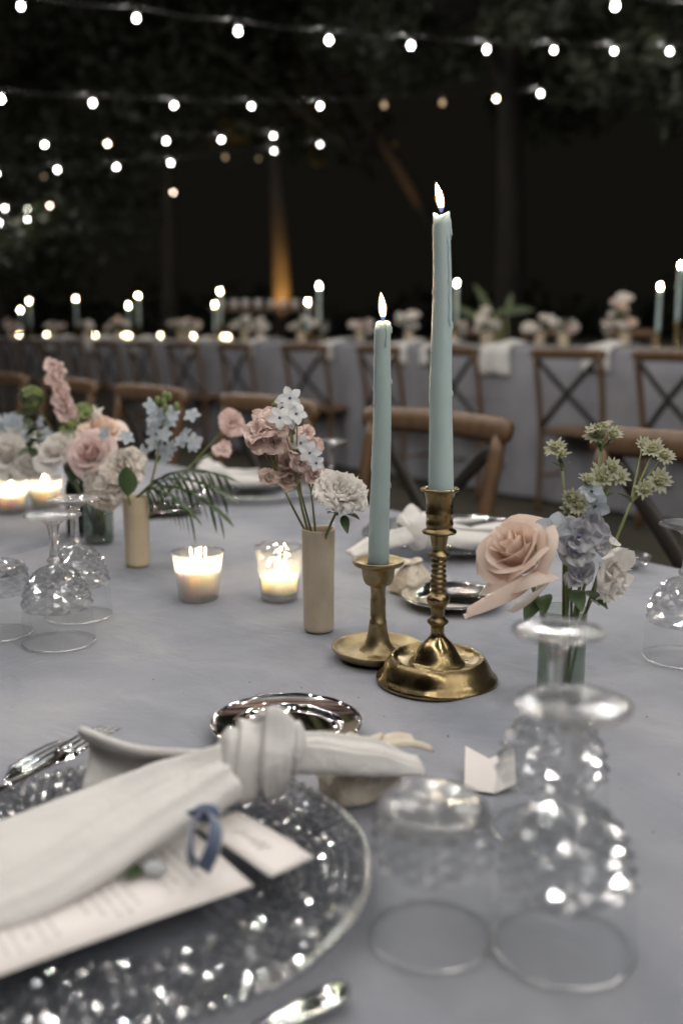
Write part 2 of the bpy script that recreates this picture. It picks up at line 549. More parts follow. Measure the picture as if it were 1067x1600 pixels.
def make_cloth(label, s_list, n0, n1, top, gz, creases, mat, fold, ny, hem=0.03, cname='tablecloth'):
    """One draped sheet: a slightly wrinkled top and four hanging sides with folds."""
    s0, s1 = s_list[0], s_list[-1]
    sc_, nc = (s0 + s1) / 2, (n0 + n1) / 2
    mb = MB()
    nl = [lerp(n0, n1, i / ny) for i in range(ny + 1)]
    vs = []
    for n in nl:
        for s in s_list:
            x, y, _ = sn(s, n, 0)
            e = min(n - n0, n1 - n, s - s0, s1 - s)
            fade = smooth01(e / 0.05)
            h = -0.0012 + 0.0014 * noise.noise((x * 3.1, y * 3.1, 1.7)) + 0.0006 * noise.noise((x * 9, y * 9, 4.2))
            for a, b, w_, amp in creases:
                d, t = seg_dist((x, y), a, b)
                h += amp * math.exp(-(d / w_) ** 2) * min(1, 6 * t * (1 - t) + 0.15)
            vs.append((s - sc_, -(n - nc), top - gz + h * fade - 0.006 * (1 - smooth01(e / 0.012))))
    w = len(s_list)
    fs = [(i * w + j, (i + 1) * w + j, (i + 1) * w + j + 1, i * w + j + 1) for i in range(ny) for j in range(w - 1)]
    mb.add(vs, fs)
    # hanging sides
    per = []
    per += [(s - sc_, -(n0 - nc), 0, 1) for s in s_list]
    per += [(s1 - sc_, -(n - nc), 1, 0) for n in nl[1:]]
    per += [(s - sc_, -(n1 - nc), 0, -1) for s in s_list[::-1][1:]]
    per += [(s0 - sc_, -(n - nc), -1, 0) for n in nl[::-1][1:]]
    rows = [0, 0.012, 0.035, 0.09, 0.2, 0.35, 0.55, top - gz - hem]
    vs = []
    arc = 0
    for i, (x, y, ox, oy) in enumerate(per):
        if i:
            arc += math.hypot(x - per[i - 1][0], y - per[i - 1][1])
        for k, d in enumerate(rows):
            q = 0.0 if k == 0 else 0.008 + 0.05 * smooth01(d / 0.5) * fold * (0.5 + 0.5 * math.sin(arc * 17 + 2.2 * math.sin(arc * 3.3) + 0.4 * d)) + 0.012 * smooth01(d / 0.3)
            vs.append((x + ox * q, y + oy * q, top - gz - 0.006 - d))
    m = len(rows); n_ = len(per)
    fs = []
    for i in range(n_):
        j = (i + 1) % n_
        for k in range(m - 1):
            fs.append((i * m + k, j * m + k, j * m + k + 1, i * m + k + 1))
    mb.add(vs, fs)
    o = mb.build(cname, mat)
    o.location = sn(sc_, nc, gz)
    o.rotation_euler = (0, 0, ANG)
    return tag(o, label, 'tablecloth')

make_table('dining_table', 'long banquet table in the foreground under the blue grey cloth', -1.2, 5.2, 0.10, 1.295, TZ - 0.004, 0.0)
s_list = [-1.2, -1.19] + [round(-1.15 + 0.05 * i, 3) for i in range(7)] + [round(-0.8 + 0.0125 * i, 4) for i in range(0, 200)] + [round(1.72 + 0.05 * i, 3) for i in range(69)] + [5.19, 5.2]
creases = [
    ((-0.5696, 1.4545, 0.75), (-0.3336, 1.8798, 0.75), 0.010, -0.0130), ((-0.5823, 1.4884, 0.75), (-0.3419, 1.9286, 0.75), 0.008, 0.0032),
    ((-0.2387, 0.9212, 0.75), (-0.1128, 0.8351, 0.75), 0.0045, 0.0042), ((-0.2536, 1.1961, 0.75), (-0.1971, 1.2718, 0.75), 0.008, -0.0054),
    ((-0.1718, 1.2718, 0.75), (-0.0894, 1.1819, 0.75), 0.02, 0.0036), ((0.0997, 0.8842, 0.75), (0.1855, 0.9264, 0.75), 0.012, 0.0036),
    ((0.2578, 1.0341, 0.75), (0.4321, 1.2105, 0.75), 0.012, 0.0040), ((0.2389, 0.9536, 0.75), (0.4021, 1.0793, 0.75), 0.02, -0.0036),
    ((0.1797, 0.712, 0.75), (0.3024, 0.7961, 0.75), 0.02, 0.0040), ((0.1705, 0.6169, 0.75), (0.2562, 0.652, 0.75), 0.018, -0.0040),
    ((-0.1559, 0.9923, 0.75), (-0.0087, 0.9536, 0.75), 0.02, 0.0027), ((-0.3076, 0.8842, 0.75), (-0.1309, 0.9536, 0.75), 0.02, -0.0027),
    ((0.0146, 0.8096, 0.75), (0.166, 0.8529, 0.75), 0.014, 0.003), ((0.1603, 1.0563, 0.75), (0.2795, 0.8842, 0.75), 0.018, -0.003), ((-0.2078, 1.0563, 0.75), (-0.0772, 1.1158, 0.75), 0.016, -0.003),
    ((0.0754, 1.0563, 0.75), (-0.0111, 1.2404, 0.75), 0.016, 0.003), ((0.173, 0.5493, 0.75), (0.2267, 0.5928, 0.75), 0.02, 0.0035), ((0.1459, 0.4776, 0.75), (0.2022, 0.5113, 0.75), 0.02, -0.003),
]
make_cloth('dusty blue grey velvet cloth covering the foreground table', s_list, 0.10, 1.295, TZ, 0.0, creases, 'cloth', 0.6, 120)

FZ = 0.99                                   # top of the far tablecloth
FG = ground_z(4.6)
make_table('dining_table', 'long banquet table behind the aisle, under the grey cloth with chairs in front', 1.4, 14.0, 4.62, 5.5, FZ - 0.004, FG)
make_cloth('grey cloth hanging to the ground on the far table behind the crossed chair backs', [round(1.4 + 0.05 * i, 3) for i in range(253)], 4.62, 5.5, FZ, FG, [], 'cloth_far', 1.0, 14)

# ------------------------------------------------------------------ crossback chairs
def make_chair():
    t = thing('crossback_chair', '', 'chair')
    for sx in (-1, 1):
        MB().tube(spline([(sx * 0.185, -0.205, 0), (sx * 0.188, -0.195, 0.25), (sx * 0.19, -0.195, 0.46), (sx * 0.195, -0.225, 0.68), (sx * 0.197, -0.265, 0.865)], 5),
                  0.0165, 8).build('back_post', 'wood', t)
        MB().tube([(sx * 0.19, 0.19, 0), (sx * 0.185, 0.185, 0.44)], [0.014, 0.018], 8).build('front_leg', 'wood', t)
        MB().tube([(sx * 0.186, -0.2, 0.2), (sx * 0.187, 0.187, 0.2)], 0.009, 6).build('side_stretcher', 'wood', t)
    # seat with a frame and a woven pad
    MB().grid(lambda u, v: (lerp(-1, 1, u) * lerp(0.19, 0.215, v), lerp(-0.2, 0.215, v), 0.462 + 0.008 * math.sin(PI * u) * math.sin(PI * v)), 8, 8).build('seat_pad', 'seat', t)
    fr = [(-0.195, -0.2, 0.45), (-0.22, 0.21, 0.45), (0.22, 0.21, 0.45), (0.195, -0.2, 0.45), (-0.195, -0.2, 0.45)]
    fb = MB()
    for a, b in zip(fr[:-1], fr[1:]):
        fb.tube([a, b], 0.015, 6, up=(0, 0, 1))
    fb.build('seat_frame', 'wood', t)
    MB().tube([(-0.187, 0.187, 0.25), (0.187, 0.187, 0.25)], 0.009, 6).build('front_stretcher', 'wood', t)
    # bowed top rail, thick and rounded
    rail = [(lerp(-0.225, 0.225, i / 14), -0.264 - 0.012 * math.sin(PI * i / 14), 0.876 + 0.004 * math.sin(PI * i / 14)) for i in range(15)]
    MB().tube(rail, [0.013] + [0.0165] * 13 + [0.013], 10, flat=1.75, up=(0, -0.2, 1)).build('top_rail', 'wood', t)
    for sx in (-1, 1):
        MB().tube(bez((sx * 0.185, -0.2, 0.475), (sx * 0.02, -0.262 - 0.012 * sx, 0.66), (-sx * 0.185, -0.268, 0.85), 10), 0.017, 8, flat=0.35, up=(0, 1, 0.15)).build('cross_slat', 'slat', t)
    return t

chair0 = make_chair()
used = [False]
def place_chair(s, n, face, label, group, jit=0.0, sc=1.0):
    """face = +1: the sitter looks along +NV, -1: along -NV."""
    rz = math.atan2(NV.y, NV.x) - PI / 2 + (0 if face > 0 else PI) + jit
    o = chair0 if not used[0] else copy_tree(chair0)
    used[0] = True
    # n is where the top rail stands
    off = 0.28 * sc * face
    o.location = sn(s, n + off, ground_z(n + off))
    o.rotation_euler = (0, 0, rz)
    o.scale = (sc,) * 3
    tag(o, label, 'chair', group)

rj = random.Random(3)
near = [(0.95, 'brown crossback chair at far right behind the green starry flowers'),
        (1.60, 'brown crossback chair just behind the two lit teal candles'),
        (2.25, 'brown crossback chair behind the pink and white flowers in the middle stoneware vase'),
        (2.90, 'brown crossback chair behind the powder blue flower spike'),
        (3.52, 'brown crossback chair behind the pink flower spike on the left'),
        (4.12, 'brown crossback chair at the left edge, pushed to the foreground table')]
for s, lb in near:
    place_chair(s, 1.60, -1, lb, 'chairs on the far side of the foreground table', rj.uniform(-0.06, 0.06), 1.01)
ords = ['first', 'second', 'third', 'fourth', 'fifth', 'sixth', 'seventh', 'eighth', 'ninth', 'tenth', 'eleventh', 'twelfth', 'thirteenth', 'fourteenth']
for i, s in enumerate([2.70, 3.366, 4.16, 4.82, 5.66, 6.5, 7.3, 8.0, 8.68, 9.3, 9.9, 10.5, 11.1]):
    place_chair(s, 4.27, 1, '%s crossback chair from the right along the far grey table' % ords[i], 'chairs along the far table', rj.uniform(-0.15, 0.15))
for i, s in enumerate([2.75, 3.45, 4.1, 4.8, 5.5]):
    place_chair(s, 5.95, -1, '%s chair from the right on the far side of the far table' % ords[i], 'chairs behind the far table', rj.uniform(-0.08, 0.08))

# ------------------------------------------------------------------ festoon lights
bulb_me = MB().ball((0, 0, -0.022), 0.0105, 10, 8, sc=(1, 1, 1.2)).mesh('bulb', 'bulb')
bulb_warm_me = MB().ball((0, 0, -0.022), 0.0105, 10, 8, sc=(1, 1, 1.2)).mesh('bulb_warm', 'bulb_warm')
bulb_dim_me = MB().ball((0, 0, -0.030), 0.016, 10, 8, sc=(1, 1, 1.2)).mesh('bulb_dim', 'bulb_dim')
socket_me = MB().lathe([(0.004, 0.036), (0.010, 0.032), (0.013, 0.02), (0.014, -0.006), (0.012, -0.008)], 10, cap0=True, cap1=True).mesh('socket', 'black')
lamp_data = bpy.data.lights.new('festoon_lamp', 'POINT')
lamp_data.energy = BULB_W
lamp_data.color = (1.0, 0.955, 0.895)
lamp_data.shadow_soft_size = 0.0100
def festoon(label, pts, dim=(), warm=()):
    """A hanging cord through pts with one lamp at each."""
    P = [Vector(p) for p in pts]
    t = thing('string_light', label, 'string light', P[0], 0, 'festoon strings above the tables')
    base = P[0]
    full = [P[0] + (P[0] - P[1]) * 0.5] + P + [P[-1] + (P[-1] - P[-2]) * 0.5]
    cord = []
    for i in range(len(full) - 1):
        for k in range(6):
            q = k / 6
            p = full[i].lerp(full[i + 1], q)
            cord.append(p - base + Vector((0, 0, 0.036 - 0.02 * math.sin(PI * q))))
    cord.append(full[-1] - base + Vector((0, 0, 0.036)))
    MB().tube(cord, 0.0035, 5).build('cord', 'black', t)
    for i, p in enumerate(P):
        so = link('socket', socket_me, t, p - base)
        bo_ = link('bulb', bulb_dim_me if i in dim else bulb_warm_me if i in warm else bulb_me, so)
        bo_.scale = (0.85 + 0.35 * abs(math.sin(i * 2.7 + base.x * 3)),) * 3
        if i not in dim and i not in warm:
            link('lamp', lamp_data, so, (0, 0, -0.022))
    return t

def run(a, b, n, sag):
    a, b = Vector(a), Vector(b)
    return [a.lerp(b, i / (n - 1)) - Vector((0, 0, sag * 4 * (i / (n - 1)) * (1 - i / (n - 1)))) for i in range(n)]

festoon('string of round bulbs across the whole top of the picture, the nearest and brightest one',
        [(-2.0033, 4.75, 2.6093), (-1.495, 5, 2.5977), (-1.011, 5.27, 2.6261), (-0.5377, 5.55, 2.6455), (-0.0682, 5.82, 2.6752), (0.398, 6.1, 2.7204), (0.8683, 6.37, 2.7672), (1.327, 6.65, 2.8332), (1.7728, 6.92, 2.896), (2.2217, 7.2, 2.9689), (2.6935, 7.5, 3.047)])
festoon('second string of bulbs from the top, dipping behind the leaves in the middle',
        [(-2.569, 6.2, 2.4868), (-2.0967, 6.5, 2.517), (-1.6163, 6.85, 2.5661), (-1.1442, 7.2, 2.6206), (-0.6448, 7.55, 2.686), (-0.1608, 7.9, 2.7643), (0.3313, 8.2, 2.8466), (0.8129, 8.5, 2.9302), (1.2899, 8.8, 3.0151), (1.7137, 9.1, 3.1171)], dim=(6, 7), warm=(8,))
festoon('third string of bulbs from the top, seen at the left only',
        [(-3.2641, 9.3, 2.7212), (-2.7225, 9.6, 2.7848), (-2.2135, 9.9, 2.8492), (-1.7058, 10.2, 2.926), (-1.2035, 10.5, 2.9921), (-0.7027, 10.8, 3.0777)], warm=(2,))
festoon('fourth string of bulbs from the top, rising to the right over the dark trees',
        [(-3.3779, 10.2, 2.6158), (-2.8616, 10.5, 2.7037), (-2.3317, 10.8, 2.7751), (-1.8158, 11.1, 2.8608), (-1.2686, 11.4, 2.9753), (-0.7562, 11.7, 3.0794), (-0.246, 12, 3.2003)], dim=(4,))
festoon('lowest rising string of bulbs at the left, with dim reddish lamps among leaves',
        [(-4.6314, 12.4, 2.5253), (-4.129, 12.7, 2.5826), (-3.6619, 13, 2.6487), (-2.2028, 13.6, 2.8819), (-1.128, 14.2, 3.4038)], dim=(4,), warm=(2, 3))
festoon('short low string of bulbs at the left edge just above the far flowers',
        [(-4.7813, 13.2, 2.4046), (-4.4426, 13.4, 2.4806), (-4.1354, 13.6, 2.542), (-4.2191, 13.9, 2.7066), (-4.0867, 14.3, 3.1934)], dim=(4,))
festoon('string of bulbs just touching the top right corner',
        [(0.8156, 4.2, 2.4525), (1.1232, 4.4, 2.4272), (1.5449, 4.6, 2.4494), (2.0009, 4.8, 2.4922)])
over = [('bulb string hanging right above the foreground table', 0.55, 2.75), ('bulb string above the far edge of the foreground table', 1.35, 2.85),
        ('bulb string over the aisle beyond the foreground table', 2.2, 2.95), ('bulb string just behind the photographer', -0.35, 2.8)]
for i, (lb, n_, z_) in enumerate(over):
    festoon(lb, run(sn(-4.0 + 0.13 * i, n_, z_ + 0.15), sn(4.0 - 0.1 * i, n_, z_ + 0.15), 16, 0.3))

# ------------------------------------------------------------------ trees and hedge
def leaf_cloud(mb, centers, count, size, rg):
    for _ in range(count):
        c, r = rg.choice(centers)
        while True:
            p = Vector((rg.uniform(-1, 1), rg.uniform(-1, 1), rg.uniform(-1, 1)))
            if 0.25 < p.length < 1:
                break
        p = Vector(c) + Vector((p.x * r[0], p.y * r[1], p.z * r[2]))
        a = Vector((rg.gauss(0, 1), rg.gauss(0, 1), rg.gauss(0, 0.6))).normalized()
        b = a.cross(Vector((rg.gauss(0, 1), rg.gauss(0, 1), rg.gauss(0, 1)))).normalized()
        L = size * rg.uniform(0.6, 1.3)
        mb.add([p - a * L, p + b * L * 0.42, p + a * L, p - b * L * 0.42], [(0, 1, 2, 3)])

def tree(label, x, y, h, rtrunk, lean, crown, leaves, lsize, seed, boughs=()):
    rg = random.Random(seed)
    z0 = ground_z(NV.x * x + NV.y * y)
    t = thing('tree', label, 'tree', (x, y, z0))
    top = Vector((lean[0], lean[1], h))
    MB().tube(spline([(0, 0, -0.3), (lean[0] * 0.1, lean[1] * 0.1, h * 0.25), (lean[0] * 0.45, lean[1] * 0.4, h * 0.6), top], 6),
              [rtrunk * lerp(1.15, 0.35, i / 18) for i in range(19)], 10).build('trunk', 'bark', t)
    cs_ = []
    for k in range(crown[0]):
        a = rg.uniform(0, 2 * PI)
        rr = rg.uniform(0.2, 1.0) * crown[1]
        c = Vector((lean[0] * 0.8 + rr * math.cos(a), lean[1] * 0.8 + rr * math.sin(a), rg.uniform(crown[2], crown[3])))
        st = Vector((lean[0] * 0.45, lean[1] * 0.45, rg.uniform(h * 0.45, h * 0.8)))
        if k < 9:
            MB().tube(bez(st, (st + c) / 2 + Vector((0, 0, 0.25)), c, 6), [rtrunk * lerp(0.4, 0.08, i / 6) for i in range(7)], 6).build('limb', 'bark', t)
        s_ = rg.uniform(0.5, 1.0)
        cs_.append((c, (s_, s_, s_ * 0.6)))
    mb = MB()
    leaf_cloud(mb, cs_, leaves, lsize, rg)
    for p in boughs:
        q = Vector(p) - Vector((x, y, z0))
        st = Vector((lean[0] * 0.45, lean[1] * 0.45, h * 0.6))
        MB().tube(bez(st, (st + q) / 2 + Vector((0, 0, 0.4)), q, 8), [rtrunk * lerp(0.3, 0.04, i / 8) for i in range(9)], 6).build('limb', 'bark', t)
        leaf_cloud(mb, [(q, (0.34, 0.34, 0.20)), (q + Vector((rg.uniform(-0.4, 0.4), rg.uniform(-0.3, 0.3), rg.uniform(-0.1, 0.2))), (0.28, 0.28, 0.16))], 230, lsize * 0.9, rg)
    mb.build('crown', 'leaf_tree', t, False)
    return t

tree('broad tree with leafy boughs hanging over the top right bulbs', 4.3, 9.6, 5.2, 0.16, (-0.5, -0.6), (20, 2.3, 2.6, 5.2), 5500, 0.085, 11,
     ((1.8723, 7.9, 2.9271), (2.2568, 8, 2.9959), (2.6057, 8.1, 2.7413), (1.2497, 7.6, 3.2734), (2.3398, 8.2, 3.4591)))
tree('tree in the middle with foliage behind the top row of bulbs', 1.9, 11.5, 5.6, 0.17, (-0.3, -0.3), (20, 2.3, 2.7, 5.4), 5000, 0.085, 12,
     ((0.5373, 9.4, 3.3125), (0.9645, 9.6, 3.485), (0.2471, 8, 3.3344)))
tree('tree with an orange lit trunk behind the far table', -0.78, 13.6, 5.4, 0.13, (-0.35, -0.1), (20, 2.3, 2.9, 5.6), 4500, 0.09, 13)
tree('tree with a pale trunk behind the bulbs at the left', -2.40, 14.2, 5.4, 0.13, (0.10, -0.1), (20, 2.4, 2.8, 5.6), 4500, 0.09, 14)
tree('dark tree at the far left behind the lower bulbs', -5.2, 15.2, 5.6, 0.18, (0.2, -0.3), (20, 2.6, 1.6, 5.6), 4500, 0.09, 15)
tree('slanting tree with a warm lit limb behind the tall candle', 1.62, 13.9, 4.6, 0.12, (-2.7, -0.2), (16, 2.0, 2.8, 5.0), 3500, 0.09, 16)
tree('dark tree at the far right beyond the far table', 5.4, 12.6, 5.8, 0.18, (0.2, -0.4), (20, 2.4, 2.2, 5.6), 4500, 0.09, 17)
hb = MB()
hr = random.Random(5)
cl = []
for k in range(46):
    x = lerp(-9.5, 9.5, k / 45)
    cl.append(((x, 17.2 + 0.6 * math.sin(x), 1.0 + hr.uniform(-0.2, 0.3)), (0.7, 0.6, hr.uniform(0.5, 0.8))))
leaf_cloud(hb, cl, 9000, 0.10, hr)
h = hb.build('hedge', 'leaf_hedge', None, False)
tag(h, 'dark hedge closing the garden behind the trees', 'hedge', kind='stuff')

def uplight(label, loc, target, power, color, spread=34):
    t = thing('garden_uplight', label, 'garden light', loc, 0, 'garden uplights')
    MB().lathe([(0.0, 0), (0.05, 0), (0.05, 0.02), (0.035, 0.03), (0.045, 0.12), (0.05, 0.14), (0.042, 0.135)], 12).build('housing', 'black', t)
    ld = bpy.data.lights.new('uplight_lamp', 'SPOT')
    ld.energy = power
    ld.color = color
    ld.spot_size = math.radians(spread)
    ld.spot_blend = 1.0
    ld.shadow_soft_size = 0.03
    lo = link('lamp', ld, t, (0, 0, 0.16))
    d = Vector(target) - (Vector(loc) + Vector((0, 0, 0.16)))
    lo.rotation_euler = d.to_track_quat('-Z', 'Y').to_euler()
def on_bank(x, y):
    return (x, y, ground_z(NV.x * x + NV.y * y))
uplight('small black garden spotlight at the foot of the orange lit trunk', on_bank(-0.76, 13.10), (-0.80, 13.47, 1.62), 520, (1.0, 0.50, 0.12), 40)
uplight('small black garden spotlight at the foot of the slanting tree', on_bank(1.40, 13.3), (0.86, 13.72, 2.95), 260, (1.0, 0.50, 0.14), 13)
uplight('small black garden spotlight under the pale trunk at the left', on_bank(-2.36, 13.6), (-2.4, 14.0, 3.6), 40, (1.0, 0.82, 0.55))
# ------------------------------------------------------------------ candlesticks and candles
def candlestick_tall():
    t = thing('candlestick', 'tall turned brass candlestick with a domed foot', 'candlestick', (0.0951, 0.9499, 0.75))
    MB().lathe([(0.0, 0.004), (0.055, 0.002), (0.0600, 0.0), (0.0608, 0.0022), (0.0595, 0.0045), (0.0565, 0.007), (0.0545, 0.0105), (0.0525, 0.0155), (0.0495, 0.0205), (0.0468, 0.0238),
                (0.0450, 0.0252), (0.0435, 0.0248), (0.0425, 0.0232), (0.0400, 0.0205), (0.034, 0.0185), (0.0285, 0.0180)], 64).build('foot', 'brass', t)
    MB().lathe([(0.0285, 0.0180), (0.0275, 0.0195), (0.0262, 0.0202), (0.0245, 0.022), (0.0215, 0.0275), (0.0180, 0.0340), (0.0135, 0.0395), (0.0098, 0.0430), (0.0080, 0.0455)], 48).build('dome', 'brass', t)
    pr = [(0.0080, 0.0455), (0.0066, 0.049), (0.0066, 0.055), (0.0078, 0.0575), (0.0104, 0.0595), (0.0106, 0.0615), (0.0078, 0.0635), (0.0064, 0.067), (0.0070, 0.073), (0.0090, 0.0775),
          (0.0112, 0.0805), (0.0117, 0.0840), (0.0104, 0.0872), (0.0082, 0.0890)]
    z = 0.0890
    for k in range(7):
        r = 0.0078 + 0.0004 * math.sin(k)
        pr += [(r - 0.0014, z + 0.0008), (r, z + 0.0022), (r, z + 0.0036), (r - 0.0014, z + 0.0048)]
        z += 0.0050
    pr += [(0.0068, 0.1255), (0.0106, 0.1275), (0.0108, 0.1290), (0.0070, 0.1310), (0.0066, 0.1345), (0.0078, 0.1400), (0.0092, 0.1480)]
    MB().lathe(pr, 32).build('stem', 'brass', t)
    MB().lathe([(0.0092, 0.1480), (0.0165, 0.1500), (0.0170, 0.1515), (0.0160, 0.1530), (0.0128, 0.1545), (0.0128, 0.1570), (0.0134, 0.1580), (0.0134, 0.1600), (0.0130, 0.1610), (0.0130, 0.168),
                (0.0138, 0.1690), (0.0138, 0.1705), (0.0133, 0.1715), (0.0135, 0.180), (0.0140, 0.1860), (0.0150, 0.1900), (0.0188, 0.1920), (0.0192, 0.1935), (0.0180, 0.1945), (0.0130, 0.1930),
                (0.0122, 0.1900), (0.0120, 0.1780), (0.0, 0.1780)], 40).build('socket', 'brass', t)
    return t

def candlestick_short():
    t = thing('candlestick', 'short rough brass candlestick with a saucer foot', 'candlestick', (0.0387, 1.0212, 0.75))
    MB().lathe([(0.0, 0.001), (0.036, 0.0), (0.0435, 0.004), (0.0485, 0.0105), (0.0492, 0.0122), (0.0482, 0.0130), (0.0460, 0.0112), (0.0415, 0.0072), (0.034, 0.0052), (0.026, 0.0058), (0.0200, 0.0080)], 56).build('saucer', 'brass2', t)
    MB().lathe([(0.0200, 0.0080), (0.0160, 0.0120), (0.0125, 0.0195), (0.0104, 0.0290), (0.0094, 0.0370), (0.0091, 0.0405), (0.0084, 0.0412), (0.0082, 0.056), (0.0083, 0.0640), (0.0078, 0.0650), (0.0078, 0.0740), (0.0086, 0.0780)], 32).build('stem', 'brass2', t)
    MB().lathe([(0.0086, 0.0780), (0.0140, 0.0812), (0.0158, 0.0850), (0.0168, 0.0900), (0.0178, 0.0985), (0.0188, 0.0995), (0.0255, 0.1012), (0.0272, 0.1035), (0.0276, 0.1062), (0.0268, 0.1068), (0.0250, 0.1045),
                (0.0190, 0.1015), (0.0130, 0.1005), (0.0122, 0.096), (0.0, 0.090)], 40).build('cup', 'brass2', t)
    return t
candlestick_tall()
candlestick_short()

flame_prof = [(0.0, 0.0), (0.0016, 0.0014), (0.0026, 0.0040), (0.0033, 0.0078), (0.0036, 0.0115), (0.0033, 0.0155), (0.0026, 0.0195), (0.0017, 0.0230), (0.0008, 0.0260), (0.0, 0.0280)]
def add_flame(parent, pos, s=1.0, lean=(0, 0), blue=True):
    def rf(r, z, a, i):
        return r, z
    m = MB().lathe(flame_prof, 12)
    m.v = [(x * s + lean[0] * (z / 0.0275) ** 1.5 * s, y * s + lean[1] * z * s, z * s) for x, y, z in m.v]
    f = m.build('flame', 'flame', parent, loc=pos)
    if blue:
        mm = MB()
        mm.add([(x * 1.45 - lean[0] * 0.2 * s * (z > 0.01), y * 1.45, z * 1.10 - 0.0008) for x, y, z in m.v], m.f)
        mm.build('flame_mantle', 'flame_mantle', f)
        MB().lathe([(0.0, -0.0030 * s), (0.0014 * s, -0.0024 * s), (0.0022 * s, -0.0004 * s), (0.0026 * s, 0.0016 * s), (0.0029 * s, 0.0030 * s)], 12).build('flame_base', 'flame_base', f)

def taper(label, base, L, top_off, r0, r1, drips, seed, detail=True, flame_lean=(0, 0), group=None, fs=1.0):
    rg = random.Random(seed)
    t = thing('taper_candle', label, 'candle', base, 0, group)
    n = 30 if detail else 8
    seg = 28 if detail else 10
    def cen(q):
        return Vector((top_off[0] * q + (0.0012 * math.sin(2.3 * PI * q + seed) * q if detail else 0), top_off[1] * q, L * q))
    def rad(q):
        return lerp(r0, r1, smooth01(q) * 0.35 + q * 0.65)
    vs_pts = [cen(i / n) for i in range(n + 1)]
    mb = MB()
    def fn(u, v):
        q = v
        c = cen(q)
        a = u * 2 * PI
        r = rad(q)
        if detail:
            r *= 1 + 0.02 * noise.noise((math.cos(a) * 1.2 + seed, math.sin(a) * 1.2, q * 9)) + (0.05 * math.exp(-((a - 0.9) / 0.35) ** 2) * smooth01((q - 0.62) / 0.2))
        zz = c.z
        if detail and v > 0.985:
            zz += 0.0022 * math.sin(a * 2 + seed) + 0.0028 * math.exp(-((a - 0.3) / 0.5) ** 2)
        return (c.x + r * math.cos(a), c.y + r * math.sin(a), zz)
    mb.grid(fn, seg, n, closed_u=True)
    # sunken pool at the top and closed bottom
    c = cen(1)
    k = len(mb.v) - seg
    for j in range(seg):
        x, y, z = mb.v[k + j]
        mb.v.append((lerp(x, c.x, 0.35), lerp(y, c.y, 0.35), z - 0.0010))
    for j in range(seg):
        mb.v.append((lerp(mb.v[k + j][0], c.x, 0.7), lerp(mb.v[k + j][1], c.y, 0.7), c.z - 0.0030))
    for q in range(2):
        for j in range(seg):
            jj = (j + 1) % seg
            mb.f.append((k + q * seg + j, k + q * seg + jj, k + (q + 1) * seg + jj, k + (q + 1) * seg + j))
    mb.f.append(tuple(k + 2 * seg + j for j in range(seg)))
    mb.f.append(tuple(range(seg - 1, -1, -1)))
    body = mb.build('wax_body', 'wax', t)
    MB().tube([(c.x, c.y, c.z - 0.003), (c.x + 0.0004, c.y, c.z + 0.003), (c.x - 0.0006, c.y, c.z + 0.0065)], [0.0010, 0.0009, 0.0006], 6).build('wick', 'wick', t)
    add_flame(t, (c.x - 0.0002, c.y, c.z + 0.0042), fs, flame_lean, detail)
    # runs and beads of wax
    for (q0, q1, az, w_) in drips:
        pts, rr = [], []
        m = max(4, int((q0 - q1) * 60))
        for i in range(m + 1):
            q = lerp(q0, q1, i / m)
            cc = cen(q)
            a = az + 0.06 * math.sin(i * 1.7 + seed)
            r = rad(q) + 0.0002
            pts.append((cc.x + r * math.cos(a), cc.y + r * math.sin(a), cc.z))
            rr.append(w_ * (0.55 + 0.35 * abs(math.sin(i * 2.1 + az)) + (0.5 if i == m - 1 else 0)) * (0.3 if i in (0, m) else 1))
        MB().tube(pts, rr, 7).build('wax_drip', 'wax', t)
    return t

bs = (0.0387, 1.0212, 0.75)
taper('shorter lit sage teal taper candle, in the saucer candlestick', (bs[0], bs[1], bs[2] + 0.0985), 0.2530, (0.0045, 0.004), 0.0112, 0.0078,
      [(0.985, 0.66, 3.35, 0.0014), (0.93, 0.40, 2.95, 0.0009), (0.99, 0.955, -0.2, 0.0016), (0.78, 0.755, -0.15, 0.0012), (0.36, 0.33, -0.25, 0.001), (0.86, 0.72, 3.0, 0.0013), (0.995, 0.9, -1.2, 0.0008)], 4, flame_lean=(-0.0022, 0), fs=0.90)
bt = (0.0951, 0.9499, 0.75)
taper('taller lit sage teal taper candle, in the turned candlestick', (bt[0] + 0.001, bt[1], bt[2] + 0.1800), 0.2690, (-0.0035, 0.003), 0.0124, 0.0076,
      [(0.995, 0.915, 0.05, 0.0013), (0.96, 0.925, -0.1, 0.0018), (0.97, 0.35, 3.25, 0.0008), (0.75, 0.73, 3.2, 0.0014), (0.64, 0.61, -0.1, 0.001), (0.55, 0.53, 3.3, 0.0012), (0.93, 0.62, -0.9, 0.0010), (0.4, 0.38, 0.0, 0.001)], 9, flame_lean=(-0.0055, 0), fs=0.84)

